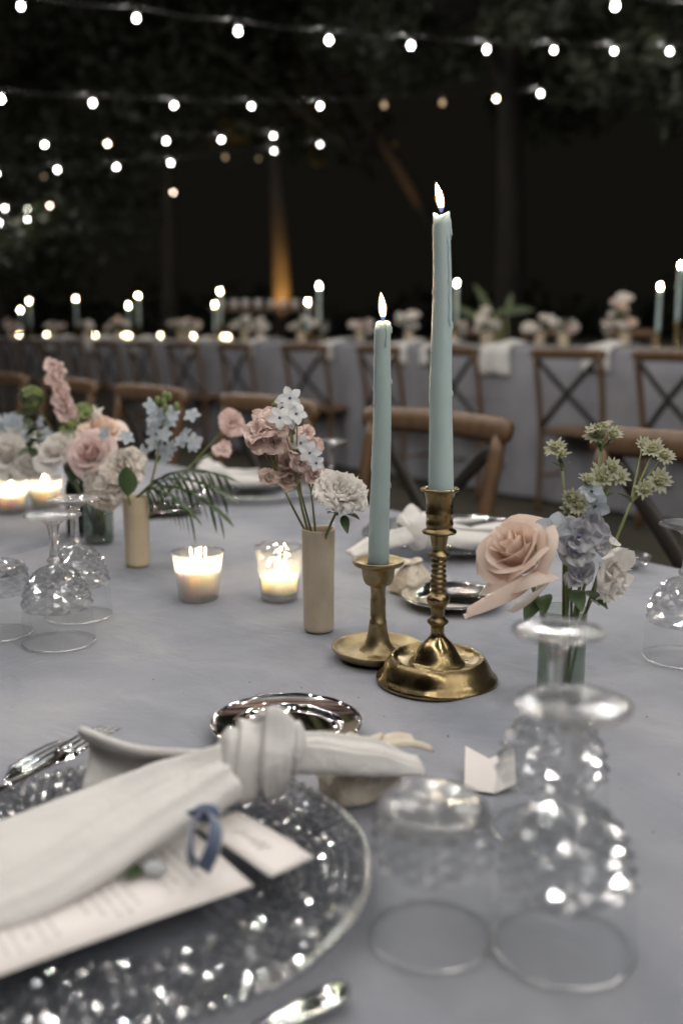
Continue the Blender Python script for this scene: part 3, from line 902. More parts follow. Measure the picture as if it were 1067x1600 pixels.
# ------------------------------------------------------------------ votives
def votive(label, cl, loc, kind, r0, r1, h, fill, group, scale=1.0):
    t = thing('votive_holder', label, 'candle holder', loc, 0, group, scale)
    N = 26
    def rf(r, z, a, i):
        if kind == 'ribbed':
            return r * (1 + 0.022 * (abs(math.sin(a * N / 2)) - 0.5)), z
        return r * (1 + 0.035 * noise.noise((math.cos(a) * 5, math.sin(a) * 5, z * 160))), z
    prof = [(0.0, 0.0005), (r0 * 0.9, 0.0), (r0, 0.002)] + [(lerp(r0, r1, i / 10), lerp(0.004, h, i / 10)) for i in range(11)]
    MB().lathe(prof, 104 if kind == 'ribbed' else 48, rf=rf).build('glass_cup', 'glass_rib' if kind == 'ribbed' else 'glass_ham', t)
    MB().lathe([(r1 + 0.0012, h - 0.0025), (r1 + 0.0022, h - 0.001), (r1 + 0.0020, h + 0.0008), (r1 - 0.0004, h + 0.0010), (r1 - 0.0012, h - 0.001)], 48,
               rf=lambda r, z, a, i: (r, z + (0.0006 * math.sin(a * 26) if kind == 'ribbed' else 0.0012 * math.sin(a * 9)))).build('rim', 'glass_solid', t)
    MB().lathe([(0.0, 0.0015), (r0 * 0.88, 0.0015), (r0 * 0.92, 0.008), (r0 * 0.88, 0.0098), (0.0, 0.0098)], 32).build('glass_base', 'glass_solid', t)
    c = thing('votive_candle', cl, 'candle', (loc[0], loc[1], loc[2] + 0.0102 * scale), 0, group and 'candles in the votives', scale)
    hw = fill
    rr0, rr1 = r0 * 0.90, lerp(r0, r1, (hw + 0.01) / h) * 0.90
    MB().lathe([(0.0, 0.0), (rr0, 0.0), (rr1, hw - 0.001), (rr1 * 0.97, hw), (rr1 * 0.85, hw - 0.0012), (0.0, hw - 0.0025)], 28).build('wax_body', 'wax_white', c)
    MB().tube([(0, 0, hw - 0.003), (0.0005, 0, hw + 0.004)], 0.0008, 5).build('wick', 'wick', c)
    add_flame(c, (0, 0, hw + 0.0022), 0.78, (0, 0), False)
votive('ribbed glass votive holder right of the lone stoneware vase', 'lit white candle inside the ribbed glass votive', (-0.1852, 1.2528, 0.75), 'ribbed', 0.0255, 0.0325, 0.063, 0.032, None)
votive('hammered glass votive holder touching the middle stoneware vase', 'lit white candle inside the hammered glass votive', (-0.0803, 1.2528, 0.75), 'hammered', 0.0245, 0.0300, 0.070, 0.022, None)
votive('glass votive holder at the left edge behind the upturned goblets', 'lit white candle in the votive at the left edge', (-0.6309, 1.8798, 0.75), 'ribbed', 0.026, 0.0325, 0.063, 0.026, None)
votive('glass votive holder between the goblet feet and the dark bottle', 'lit white candle behind the upturned goblet feet', (-0.5833, 1.9358, 0.75), 'ribbed', 0.027, 0.0345, 0.058, 0.030, None)

# ------------------------------------------------------------------ glassware, standing upside down
def facet_band(mb, prof, seg, amp):
    """Diamond cutting: a quilt of little pyramids, every second corner proud."""
    k0 = len(mb.v)
    n = len(prof)
    for i, (r, z) in enumerate(prof):
        for j in range(seg):
            a = 2 * PI * j / seg
            rr = r + (amp * (1 if (i + j) % 2 else -0.3) if 0 < i < n - 1 else 0)
            mb.v.append((rr * math.cos(a), rr * math.sin(a), z))
    for i in range(n - 1):
        for j in range(seg):
            k = (j + 1) % seg
            A, B = k0 + i * seg, k0 + (i + 1) * seg
            if (i + j) % 2:
                mb.f += [(A + j, A + k, B + j), (A + k, B + k, B + j)]
            else:
                mb.f += [(A + j, A + k, B + k), (A + j, B + k, B + j)]

def interp_prof(pr, n):
    zs = [p[1] for p in pr]
    out = []
    for i in range(n + 1):
        z = lerp(zs[0], zs[-1], i / n)
        for a, b in zip(pr[:-1], pr[1:]):
            if a[1] <= z <= b[1] + 1e-9:
                out.append((lerp(a[0], b[0], (z - a[1]) / max(1e-9, b[1] - a[1])), z))
                break
    return out

def make_goblet():
    t = thing('goblet', '', 'glass')
    bowl = [(0.0395, 0.0), (0.0398, 0.0008), (0.0395, 0.012), (0.0388, 0.028), (0.0372, 0.044), (0.0340, 0.060), (0.0285, 0.0735), (0.0200, 0.083), (0.0110, 0.0875), (0.0065, 0.089)]
    fine = interp_prof(bowl, 26)
    MB().lathe(fine, 60, rf=lambda r, z, a, i: (r * (1 + 0.006 * math.cos(a * 20) * smooth01((z - 0.004) / 0.02)), z)).build('bowl', 'glass', t)
    MB().lathe([(0.0390, 0.0012), (0.0398, 0.0), (0.0404, 0.0006), (0.0402, 0.0018), (0.0392, 0.002)], 60).build('rim', 'glass_rim', t)
    fb = MB()
    facet_band(fb, [(r + 0.0007, z) for r, z in interp_prof([p for p in fine if p[1] >= 0.040], 10)], 28, 0.0025)
    fb.build('cut_pattern', 'glass_cut', t, False)
    MB().lathe([(0.0105, 0.0876), (0.0080, 0.0895), (0.0072, 0.0910), (0.0088, 0.0930), (0.0088, 0.0950), (0.0066, 0.0970), (0.0054, 0.101), (0.0050, 0.110), (0.0052, 0.121), (0.0060, 0.1290), (0.0078, 0.1345)], 16).build('stem', 'glass_solid', t)
    MB().lathe([(0.0078, 0.1345), (0.0130, 0.1385), (0.0215, 0.1415), (0.0290, 0.1432), (0.0308, 0.1440), (0.0312, 0.1452), (0.0304, 0.1460), (0.0215, 0.1442), (0.0120, 0.1432), (0.0, 0.1425)], 48,
               rf=lambda r, z, a, i: (r * (1 + 0.012 * math.cos(a * 12) * (r > 0.02)), z)).build('foot', 'glass_solid', t)
    return t
gob = make_goblet()
gspots = [('upturned crystal goblet at the lower right, nearest of the goblets', (0.1258, 0.5125, 0.75)),
          ('upturned crystal goblet standing just behind the nearest one, before the flower vase', (0.1456, 0.6465, 0.75)),
          ('upturned crystal goblet cut off by the right edge', (0.3624, 1.017, 0.75)),
          ('front upturned crystal goblet of the cluster on the left', (-0.3163, 1.0723, 0.75)),
          ('upturned crystal goblet behind the front one in the left cluster', (-0.321, 1.1764, 0.75)),
          ('upturned crystal goblet behind the middle stoneware vase and white carnation', (-0.0206, 1.8014, 0.75))]
for i, (lb, p) in enumerate(gspots):
    if i == 0:
        gob['label'] = lb
        gob.location = p
        gob['group'] = 'upturned goblets'
    else:
        dup(gob, lb, p, 0.37 * i)

def make_tumbler():
    t = thing('tumbler', '', 'glass', group='upturned tumblers')
    pr = interp_prof([(0.0352, 0.0), (0.0348, 0.02), (0.0338, 0.045), (0.0322, 0.066), (0.0312, 0.078)], 16)
    MB().lathe(pr, 56, rf=lambda r, z, a, i: (r * (1 + 0.006 * math.cos(a * 16)), z)).build('wall', 'glass', t)
    MB().lathe([(0.0346, 0.0014), (0.0352, 0.0), (0.0358, 0.0006), (0.0356, 0.002), (0.0348, 0.0022)], 56).build('rim', 'glass_rim', t)
    fb = MB()
    facet_band(fb, [(r + 0.0008, z) for r, z in interp_prof([(0.0341, 0.050), (0.0330, 0.062), (0.0314, 0.078)], 6)], 28, 0.0022)
    fb.build('cut_pattern', 'glass_cut', t, False)
    MB().lathe([(0.0, 0.0700), (0.020, 0.0705), (0.0285, 0.0720), (0.0312, 0.0760), (0.0312, 0.0805), (0.0298, 0.0830), (0.0262, 0.0838), (0.0240, 0.0826), (0.0, 0.0818)], 48).build('thick_base', 'glass_solid', t)
    return t
tum = make_tumbler()
tum['label'] = 'upturned clear tumbler in the foreground, left of the nearest goblet'
tum.location = (0.0516, 0.5222, 0.75)
dup(tum, 'upturned tumbler at the left edge beside the goblets', (-0.3921, 1.1034, 0.75), 0.4)

t = thing('cut_glass_dish', 'small cut glass dish at the table edge behind the peach rose', 'dish', (0.4201, 1.418, 0.75))
fb = MB()
facet_band(fb, interp_prof([(0.012, 0.0), (0.022, 0.006), (0.028, 0.016), (0.030, 0.024)], 7), 22, 0.002)
fb.build('bowl', 'glass_cut', t, False)
MB().lathe([(0.0, 0.0005), (0.012, 0.0005), (0.012, 0.003), (0.0, 0.004)], 22).build('base', 'glass_solid', t)

# ------------------------------------------------------------------ plates
def make_bread_plate():
    t = thing('bread_plate', '', 'plate', group='silver bread plates')
    MB().lathe([(0.0, 0.0032), (0.040, 0.0032), (0.0425, 0.0036), (0.0445, 0.0052), (0.0455, 0.0075), (0.0470, 0.0084), (0.0500, 0.0088), (0.0590, 0.0108), (0.0618, 0.0116)], 72).build('dish', 'silver', t)
    MB().lathe([(0.0618, 0.0116), (0.0630, 0.0124), (0.0642, 0.0130), (0.0655, 0.0124), (0.0658, 0.0114), (0.0648, 0.0104), (0.0480, 0.0062), (0.0430, 0.0010), (0.040, 0.0), (0.0, 0.0005)], 72,
               rf=lambda r, z, a, i: (r, z + (0.0003 * math.sin(a * 60) if 0 < i < 4 else 0))).build('rim', 'silver', t)
    return t
bp = make_bread_plate()
for i, (lb, p) in enumerate([('silver bread plate behind the napkin knot', (-0.0475, 0.8152, 0.75)), ('silver bread plate behind the tall candlestick under the peach rose petal', (0.1412, 1.2313, 0.75)),
                             ('silver bread plate behind the lone stoneware vase under dark foliage', (-0.3336, 1.8798, 0.75))]):
    if i == 0:
        bp['label'] = lb
        bp.location = p
    else:
        dup(bp, lb, p)

def make_charger():
    t = thing('charger_plate', '', 'plate', group='glass chargers')
    MB().lathe([(0.0, 0.0050), (0.080, 0.0050), (0.088, 0.0062), (0.108, 0.0098), (0.148, 0.0150), (0.1515, 0.0150), (0.1520, 0.0138), (0.110, 0.0062), (0.088, 0.0020), (0.080, 0.0005), (0.0, 0.0005)], 96).build('disc', 'glass_smoke', t)
    mb = MB()
    r = 0.0865
    ring = 0
    rg = random.Random(2)
    while r < 0.148:
        nb = int(2 * PI * r / 0.0086)
        z = lerp(0.0060, 0.0150, max(0, (r - 0.088) / 0.06)) - 0.0003
        for j in range(nb):
            a = 2 * PI * (j + 0.5 * (ring % 2)) / nb
            c = Vector((r * math.cos(a), r * math.sin(a), z))
            X = Matrix.Translation(c) @ Matrix.Rotation(a, 4, 'Z') @ Matrix.Rotation(-0.13 + rg.gauss(0, 0.17), 4, 'Y') @ Matrix.Rotation(rg.gauss(0, 0.16), 4, 'X')
            hh = 0.0032 * rg.uniform(0.85, 1.15)
            mb.lathe([(0.0043, 0.0), (0.0036, hh * 0.58), (0.0019, hh)], 6, X @ Matrix.Rotation(rg.uniform(0, 1), 4, 'Z'), cap1=True)
        r += 0.0074
        ring += 1
    o = mb.build('bead_field', 'glass_bead', t, False)
    o['kind'] = 'stuff'
    eb = MB()
    nb = 110
    for j in range(nb):
        a = 2 * PI * j / nb
        eb.ball((0.1515 * math.cos(a), 0.1515 * math.sin(a), 0.0150), 0.0040, 8, 5)
    o = eb.build('beaded_edge', 'glass_bead', t)
    o['kind'] = 'stuff'
    return t
ch = make_charger()
ch['label'] = 'clear beaded glass charger in the foreground under napkin and cards'
ch.location = (-0.1347, 0.5718, 0.75)
dup(ch, 'beaded glass charger behind the tall candlestick', (0.1889, 1.6101, 0.75))
dup(ch, 'beaded glass charger under the napkin behind the middle vase', (-0.1818, 2.091, 0.75))
dup(ch, 'beaded glass charger at the far left behind the flowers', (-0.9086, 2.8487, 0.75))
# ------------------------------------------------------------------ knotted napkins
def cloth_fold(mb, path, wid, hgt, ridges, seed, org=(0, 0, 0), nx=44, edge=2.6, roll=0.0):
    """A flattened fold of cloth: arched above, crisp at both edges, with lengthwise creases."""
    P = [Vector(p) - Vector(org) for p in spline(path, 10)]
    n = len(P)
    def val(arr, q):
        x = q * (len(arr) - 1)
        i = min(int(x), len(arr) - 2)
        return lerp(arr[i], arr[i + 1], smooth01(x - i))
    up = Vector((0, 0, 1))
    vs = []
    for i in range(n):
        q = i / (n - 1)
        tn = (P[min(i + 1, n - 1)] - P[max(i - 1, 0)]).normalized()
        b = (up - tn * up.dot(tn)).normalized()
        a = tn.cross(b)
        a, b = a * math.cos(roll) - b * math.sin(roll), b * math.cos(roll) + a * math.sin(roll)
        w_, h_ = val(wid, q), val(hgt, q)
        for j in range(nx + 1):
            x = 2 * j / nx - 1
            y = h_ * max(0.0, 1 - abs(x) ** edge) ** 0.62
            for (x0, x1, am, sg) in ridges:
                y += h_ * am * math.exp(-((x - lerp(x0, x1, q)) / sg) ** 2) * (1 - abs(x) ** 4)
            y += 0.10 * h_ * noise.noise((q * 6 + seed, x * 1.6, seed * 3.0)) * (1 - x * x)
            ew = 0.035 * w_ * noise.noise((q * 7, seed + (3 if x > 0 else 9), 0.0))
            vs.append(P[i] + a * (x * (w_ + ew)) + b * y)
        for j in range(nx - 1, 0, -1):
            x = 2 * j / nx - 1
            vs.append(P[i] + a * (x * w_ * 0.97) - b * (0.0030 * (1 - x * x)))
    m = 2 * nx
    fs = [(i * m + j, i * m + (j + 1) % m, (i + 1) * m + (j + 1) % m, (i + 1) * m + j) for i in range(n - 1) for j in range(m)]
    fs += [tuple(range(m - 1, -1, -1)), tuple((n - 1) * m + j for j in range(m))]
    mb.add(vs, fs)

KO = Vector((-0.062, 0.6828, 0.75))                      # foot of the near knot
def make_napkin():
    t = thing('napkin', 'ivory linen napkin tied in a big knot across the foreground charger', 'napkin', KO, 0, 'knotted napkins')
    mb = MB()
    cloth_fold(mb, [(-0.2498, 0.5359, 0.77), (-0.2054, 0.5732, 0.771), (-0.1632, 0.6138, 0.773), (-0.1248, 0.6384, 0.78), (-0.0771, 0.6469, 0.792)], [0.036, 0.040, 0.036, 0.029, 0.020], [0.012, 0.015, 0.017, 0.019, 0.019],
               [(-0.3, 0.1, 0.22, 0.22), (-0.7, -0.25, -0.12, 0.08)], 1.0, KO)
    mb.build('folded_tail', 'napkin', t)
    mb = MB()
    cloth_fold(mb, [(-0.2226, 0.4886, 0.776), (-0.1758, 0.5171, 0.779), (-0.137, 0.5599, 0.787), (-0.1042, 0.5944, 0.792), (-0.0758, 0.6209, 0.796)], [0.016, 0.0175, 0.0195, 0.0195, 0.015], [0.006, 0.007, 0.008, 0.010, 0.013],
               [(0.35, -0.1, 0.25, 0.25)], 2.3, KO, edge=9.0, roll=0.36)
    mb.build('folded_tail', 'napkin', t)
    # standing flap behind the rolls
    B = [Vector(p) - KO for p in ((-0.1879, 0.6728, 0.768), (-0.1521, 0.6728, 0.77), (-0.1127, 0.6737, 0.776), (-0.0841, 0.6681, 0.786))]
    Tp = [Vector(p) - KO for p in ((-0.1925, 0.6864, 0.803), (-0.1512, 0.6629, 0.801), (-0.1157, 0.6541, 0.803), (-0.0809, 0.645, 0.808))]
    Bs, Ts = spline(B, 8), spline(Tp, 8)
    def fl(u, v):
        k = min(int(u * 24), 24)
        p = Bs[k].lerp(Ts[k], v)
        q = 1 - u
        p = p + Vector((0, 0.030 * q * math.sin(PI * min(1, v * 1.05)) + 0.010 * max(0, v - 0.85) * 6 * q, 0.0))
        return p
    o = MB().grid(fl, 24, 12).build('standing_flap', 'napkin', t)
    solidify(o, 0.0022)
    hem = []
    for k in range(25):
        hem.append(Vector(fl(k / 24, 1.0)))
    MB().tube(hem, [0.0035 - 0.0012 * k / 24 for k in range(25)], 8).build('hem', 'napkin', t)
    # knot: cloth wound round the roll, folds running round it
    c = Vector((-0.0595, 0.6512, 0.8)) - KO
    ax = Vector((0.97, 0.24, 0.06)).normalized()
    upv = (Vector((0, -0.12, 1)) - ax * ax.dot(Vector((0, -0.12, 1)))).normalized()
    sd = ax.cross(upv)
    def kn(u, v):
        a = 2 * PI * u
        s_ = (v - 0.5) * 0.058
        prof = (max(0.0, 1 - (abs(v - 0.5) * 2) ** 3.6)) ** 0.5
        sq = 1 / (abs(math.cos(a)) ** 3 + abs(math.sin(a)) ** 3) ** 0.333
        r = (0.0110 + 0.0150 * prof) * lerp(1, sq, 0.5)
        vw = v + 0.09 * math.sin(a * 1.0 + 0.4) + 0.035 * math.sin(2 * a + 1.1)
        x = 3.1 * vw + 0.35 * math.sin(3.0 * vw)
        fr = x - math.floor(x)
        pleat = (1 - fr) ** 0.7 * smooth01(fr / 0.16)            # overlapping pleats with one steep side
        r *= 1.0 + 0.27 * (pleat - 0.5) * (0.25 + 0.75 * prof)
        f2 = (vw * 8.3 + 0.6 * math.sin(a * 1.5 + 6 * v)) % 1.0
        r *= 1 + 0.050 * (f2 - 0.5) * smooth01((1 - f2) / 0.2) * (0.4 + 0.6 * noise.noise((math.cos(a) * 2, math.sin(a) * 2, v * 9)) * 2) * prof
        r *= 1 + 0.07 * noise.noise((math.cos(a) * 1.6, math.sin(a) * 1.6, v * 3.5))
        pk = math.exp(-((a - PI / 2 + 0.10) / 0.36) ** 2) * math.exp(-((v - 0.66) / 0.24) ** 2)
        sh = s_ + 0.007 * math.sin(a)
        return c + ax * sh + sd * (r * 0.95 * math.cos(a)) + upv * (r * math.sin(a) + 0.013 * pk)
    MB().grid(kn, 110, 130, closed_u=True).build('knot', 'napkin', t)
    # corner of the cloth tucked through the knot, standing up as a thin peak
    p0, p1, p2 = (Vector(p) - KO for p in ((-0.0826, 0.6669, 0.806), (-0.0317, 0.6473, 0.806), (-0.0481, 0.6472, 0.836)))
    def peak(u, v):
        base_ = p0.lerp(p1, u) + Vector((0, -0.004 * math.sin(PI * u), -0.012))
        top_ = p2 + (p1 - p0) * (u - 0.62) * 0.22
        p = base_.lerp(top_, v)
        return p + Vector((0, -0.010 * math.sin(PI * u) * (1 - v) - 0.003 * math.sin(u * 9) * v, 0.004 * math.sin(PI * v)))
    o = MB().grid(peak, 18, 12).build('tucked_corner', 'napkin', t)
    solidify(o, 0.0016)
    # end of the napkin coming out of the knot to the right
    mb = MB()
    cloth_fold(mb, [(-0.0441, 0.6595, 0.79), (-0.02, 0.6702, 0.787), (0.0169, 0.6767, 0.784), (0.0571, 0.6854, 0.778)], [0.012, 0.016, 0.019, 0.014], [0.021, 0.020, 0.016, 0.006],
               [(-0.3, -0.5, 0.25, 0.12), (0.25, 0.45, -0.25, 0.07), (0.6, 0.7, 0.15, 0.08)], 4.1, KO)
    mb.build('free_end', 'napkin', t)
    return t
nap = make_napkin()

def make_pouch():
    t = thing('favour_pouch', 'cream cotton favour bundle beside the napkin knot, gathered and tied', 'favour', (0.0138, 0.7034, 0.75), 0.5, 'favour bundles')
    def body(u, v):
        a = 2 * PI * u
        ca, sa = math.cos(a), math.sin(a)
        k = 1 / (abs(ca) ** 4 + abs(sa) ** 4) ** 0.25
        q = smooth01(v)
        hw, hd = lerp(0.030, 0.014, max(0, v - 0.45) / 0.55), lerp(0.022, 0.011, max(0, v - 0.45) / 0.55)
        wr = 1 + 0.05 * math.sin(7 * a + 5 * v) * v + 0.05 * noise.noise((ca * 2, sa * 2, v * 3))
        edge = 0.86 if v == 0 else 1.0
        return (hw * k * ca * wr * edge, hd * k * sa * wr * edge, 0.036 * v + 0.001 * noise.noise((ca * 3, sa * 3, 9)))
    mb = MB().grid(body, 40, 14, closed_u=True)
    mb.f.append(tuple(range(39, -1, -1)))
    mb.build('bundle', 'cream', t)
    def ruffle(u, v):
        a = 2 * PI * u
        r = 0.010 + 0.008 * v + 0.003 * v * math.sin(5 * a) + 0.002 * v * math.sin(3 * a + 1)
        return (r * math.cos(a), r * 0.8 * math.sin(a), 0.034 + 0.010 * v - 0.004 * v * v + 0.002 * v * math.cos(4 * a))
    o = MB().grid(ruffle, 60, 6, closed_u=True).build('gathered_top', 'cream', t)
    solidify(o, 0.0015)
    MB().tube([(0.0115 * math.cos(a) , 0.0095 * math.sin(a), 0.0345) for a in [2 * PI * i / 20 for i in range(21)]], 0.0016, 6).build('tie', 'cream', t)
    def tail(u, v):
        w_ = lerp(0.008, 0.016, v)
        return (0.012 + 0.040 * v, -0.006 + (u - 0.5) * 2 * w_, 0.036 - 0.006 * v + 0.004 * math.sin(PI * v) + 0.003 * math.sin(u * 7))
    o = MB().grid(tail, 8, 10).build('loose_end', 'cream', t)
    solidify(o, 0.0015)
    return t
pouch = make_pouch()
dup(pouch, 'cream cotton favour bundle between the two candlesticks in the back', (0.0917, 1.298, 0.75), -2.2)

dup(nap, 'knotted white napkin on the charger behind the tall candlestick', (0.1263, 1.422, 0.75), PI + 0.25)
dup(nap, 'knotted white napkin behind the pink flowers of the middle vase', (-0.2444, 1.9875, 0.75), PI + 0.5)
dup(nap, 'knotted white napkin at the far left behind the flowers', (-1.0375, 2.8487, 0.75), PI + 0.55)

# ------------------------------------------------------------------ cards, ribbon, sprig, paper
CZ = TZ + 0.0215
def card(name, label, A, B, C, L, W, th=0.0009, lift=0.0):
    """Flat rectangle with corner A, long edge towards B (length L), short edge on C's side (length W)."""
    A, B, C = Vector(A), Vector(B), Vector(C)
    e1 = (B - A).normalized()
    e2 = (C - A) - e1 * (C - A).dot(e1)
    e2.normalize()
    t = thing(name, label, 'card', A)
    mb = MB()
    def top(u, v):
        p = e1 * (L * u) + e2 * (W * v)
        return p + Vector((0, 0, 0.0025 * math.sin(PI * u) * 0.5 + lift * u))
    o = mb.grid(top, 12, 4).build('sheet', 'card', t)
    solidify(o, th)
    return t, e1, e2, top
t, e1, e2, top = card('menu_card', 'large printed menu card lying under the napkin on the charger', (-0.052, 0.5389, 0.7715), (-0.1733, 0.4544, 0.7715), (-0.1049, 0.6029, 0.7715), 0.215, 0.098)
rg = random.Random(21)
pb = MB()
for line in range(26):
    u0 = 0.10 + line * 0.032
    if line in (4, 5, 11, 12, 18):
        continue
    half = rg.uniform(0.22, 0.40)
    v = 0.5 - half
    while v < 0.5 + half:
        wl = rg.uniform(0.03, 0.09)
        pts = [top(u0, v), top(u0 + 0.011, v), top(u0 + 0.011, min(v + wl, 0.5 + half)), top(u0, min(v + wl, 0.5 + half))]
        pb.add([Vector(p) + Vector((0, 0, 0.0008)) for p in pts], [(0, 1, 2, 3)])
        v += wl + 0.02
pb.build('printed_lines', 'ink', t, False)
t, e1, e2, top = card('name_card', 'small name card with a pencilled script, beside the blue ribbon', (-0.0422, 0.5446, 0.7735), (-0.0856, 0.5933, 0.7735), (-0.022, 0.5672, 0.7735), 0.082, 0.034)
sb = MB()
sp = []
for i in range(46):
    q = i / 45
    sp.append(Vector(top(0.30 + 0.38 * q, 0.5 + 0.13 * math.sin(q * 30) * (0.6 + 0.4 * math.sin(q * 7)))) + Vector((0, 0, 0.0009)))
sb.tube(sp, 0.00035, 4)
sb.build('handwriting', 'ink', t)

t = thing('velvet_ribbon', 'slate blue velvet ribbon loop under the napkin knot', 'ribbon', (-0.0889, 0.5871, 0.772))
RO = Vector((-0.0889, 0.5871, 0.772))
def strip(name, pts, w_, wdir, parent):
    P = [Vector(p) - RO for p in spline(pts, 8)]
    wd = Vector(wdir).normalized()
    n = len(P) - 1
    o = MB().grid(lambda u, v: P[min(int(v * n + 0.5), n)] + wd * ((u - 0.5) * w_), 4, n).build(name, 'ribbon', parent)
    solidify(o, 0.0014)
strip('loop', [(-0.0781, 0.5773, 0.799), (-0.0868, 0.5611, 0.804), (-0.0894, 0.5442, 0.803), (-0.0873, 0.5293, 0.797), (-0.0856, 0.5383, 0.785)], 0.012, (0.35, -0.5, 0.75), t)
strip('loop', [(-0.0918, 0.5677, 0.801), (-0.0813, 0.5659, 0.804), (-0.0746, 0.55, 0.804), (-0.0747, 0.5347, 0.798), (-0.0801, 0.531, 0.786)], 0.012, (-0.5, -0.5, 0.7), t)
MB().ball(tuple(Vector((-0.083, 0.5671, 0.803)) - RO), 0.0075, 12, 8, sc=(1.2, 0.9, 0.8)).build('knot', 'ribbon', t)

t = thing('paper_tag', 'small folded white paper standing between tumbler and goblet', 'paper', (0.1159, 0.732, 0.75))
PO = Vector((0.1159, 0.732, 0.75))
q = [Vector(p) - PO for p in ((0.0993, 0.7516, 0.766), (0.0932, 0.7068, 0.7515), (0.1148, 0.6983, 0.7515), (0.1159, 0.7341, 0.763), (0.1371, 0.7446, 0.768), (0.1326, 0.7071, 0.755))]
mb = MB()
mb.add(q, [(0, 1, 2, 3), (3, 2, 5, 4)])
o = mb.build('sheet', 'card', t, False)
solidify(o, 0.0007)

# ------------------------------------------------------------------ cutlery
def make_fork(A, B):
    """From tine tips A towards handle end B."""
    A, B = Vector(A), Vector(B)
    d = (B - A).normalized()
    sd = d.cross(Vector((0, 0, 1))).normalized()
    t = thing('fork', '', 'fork', A, 0, 'forks')
    L = 0.195
    def prof(q):                                      # half width along the length from the tine roots
        if q < 0.22:
            return lerp(0.0125, 0.0030, smooth01(q / 0.22))
        return lerp(0.0030, 0.0075, smooth01((q - 0.3) / 0.7))
    def zz(s_):
        return 0.003 * math.sin(PI * min(1, s_ / 0.085)) + 0.006 * smooth01((s_ - 0.07) / 0.1)
    n = 20
    def fn(u, v):
        a = 2 * PI * u
        s_ = 0.064 + (L - 0.064) * v
        w_ = prof(v) * (1 if v < 0.97 else 0.6)
        return d * s_ + sd * (w_ * math.cos(a)) + Vector((0, 0, zz(s_) + 0.0014 * math.sin(a)))
    m = MB().grid(fn, 12, n, closed_u=True)
    m.f += [tuple(range(12)), tuple(n * 12 + j for j in range(12))]
    m.build('handle', 'silver', t)
    for k in range(4):
        off = (k - 1.5) * 0.0068
        MB().tube([d * s_ + sd * off * (0.86 if s_ < 0.01 else 1) + Vector((0, 0, zz(s_) + 0.0012)) for s_ in (0.0, 0.006, 0.020, 0.040, 0.058, 0.068)],
                  [0.0005, 0.0009, 0.0011, 0.0012, 0.0013, 0.0014], 7).build('tine', 'silver', t)
    return t
fk = make_fork((-0.1933, 0.7991, 0.762), (-0.2499, 0.63, 0.772))
fk['label'] = 'silver fork whose tines reach out beyond the napkin flap'
fk2 = make_fork((-0.2197, 0.7638, 0.764), (-0.269, 0.6019, 0.772))
fk2['label'] = 'silver fork at the left, its tines stopping short of the napkin flap'

t = thing('knife', 'silver knife at the bottom edge beside the charger, its end shining', 'knife', (0.0042, 0.4681, 0.752), math.atan2(-0.60, -0.80), None)
def kf(u, v):
    a = 2 * PI * u
    w_ = 0.0085 * (1 - (1 - min(1, v / 0.10)) ** 2) ** 0.5 if v < 0.10 else lerp(0.0085, 0.0050, smooth01((v - 0.1) / 0.35))
    th = 0.0040 if v > 0.02 else 0.002
    return (0.115 * v, w_ * math.cos(a), 0.0045 + th * math.sin(a))
m = MB().grid(kf, 16, 24, closed_u=True)
m.f.append(tuple(24 * 16 + j for j in range(16)))
m.build('handle', 'silver', t)
def kb(u, v):
    w_ = lerp(0.010, 0.0105, v) if v < 0.8 else 0.0105 * (1 - ((v - 0.8) / 0.2) ** 2) ** 0.5
    return (0.115 + 0.105 * v, lerp(-0.006, w_ - 0.004, u) , 0.0045)
o = MB().grid(kb, 4, 14).build('blade', 'silver', t)
solidify(o, 0.0012)
# ------------------------------------------------------------------ flowers
def petal(mb, X, L, W, az, e0, e1, cup=0.25, ruf=0.0, ph=0.0, r0=0.0, z0=0.0, nu=6, nv=7, sh=0.75, tip=1.0, notch=0.0):
    """One petal: root at r0, leaving at elevation e0 and ending at e1 (radians)."""
    path = [(r0, z0)]
    m = 24
    for i in range(m):
        e = lerp(e0, e1, (i + 0.5) / m)
        path.append((path[-1][0] + L / m * math.cos(e), path[-1][1] + L / m * math.sin(e)))
    ca, sa = math.cos(az), math.sin(az)
    def fn(u, v):
        k = min(int(v * m), m)
        r, z = path[k]
        uu = 2 * u - 1
        w_ = W * (math.sin(PI * min(0.999, (v * 0.93 + 0.04)) ** sh)) ** tip
        e = lerp(e0, e1, v)
        z2 = cup * w_ * uu * uu
        rr = ruf * v * v * math.sin(uu * 5 + ph) + ruf * 0.6 * v * v * math.sin(uu * 11 + ph * 2)
        r2 = r - z2 * math.sin(e) - notch * (1 - abs(uu)) * v ** 6 * L
        zz = z + z2 * math.cos(e) + rr
        y = uu * w_
        return (r2 * ca - y * sa, r2 * sa + y * ca, zz)
    mb.grid(fn, nu, nv, X)

def star_flower(parent, mat, eye, X, L=0.011, W=0.0042, rg=rnd, e=0.25):
    """Five-petalled star with a small eye, its own part."""
    mb = MB()
    o = rg.uniform(0, 1)
    for k in range(5):
        petal(mb, X, L * rg.uniform(0.92, 1.08), W, 2 * PI * k / 5 + o, e, e - 0.45, 0.25, 0.0006, rg.uniform(0, 6), 0.0012, 0, 4, 5, 1.0, 0.8)
    bl = mb.build('bloom', mat, parent)
    MB().ball((0, 0, 0.0008), 0.0017, 8, 5, X).build('flower_eye', eye, bl)

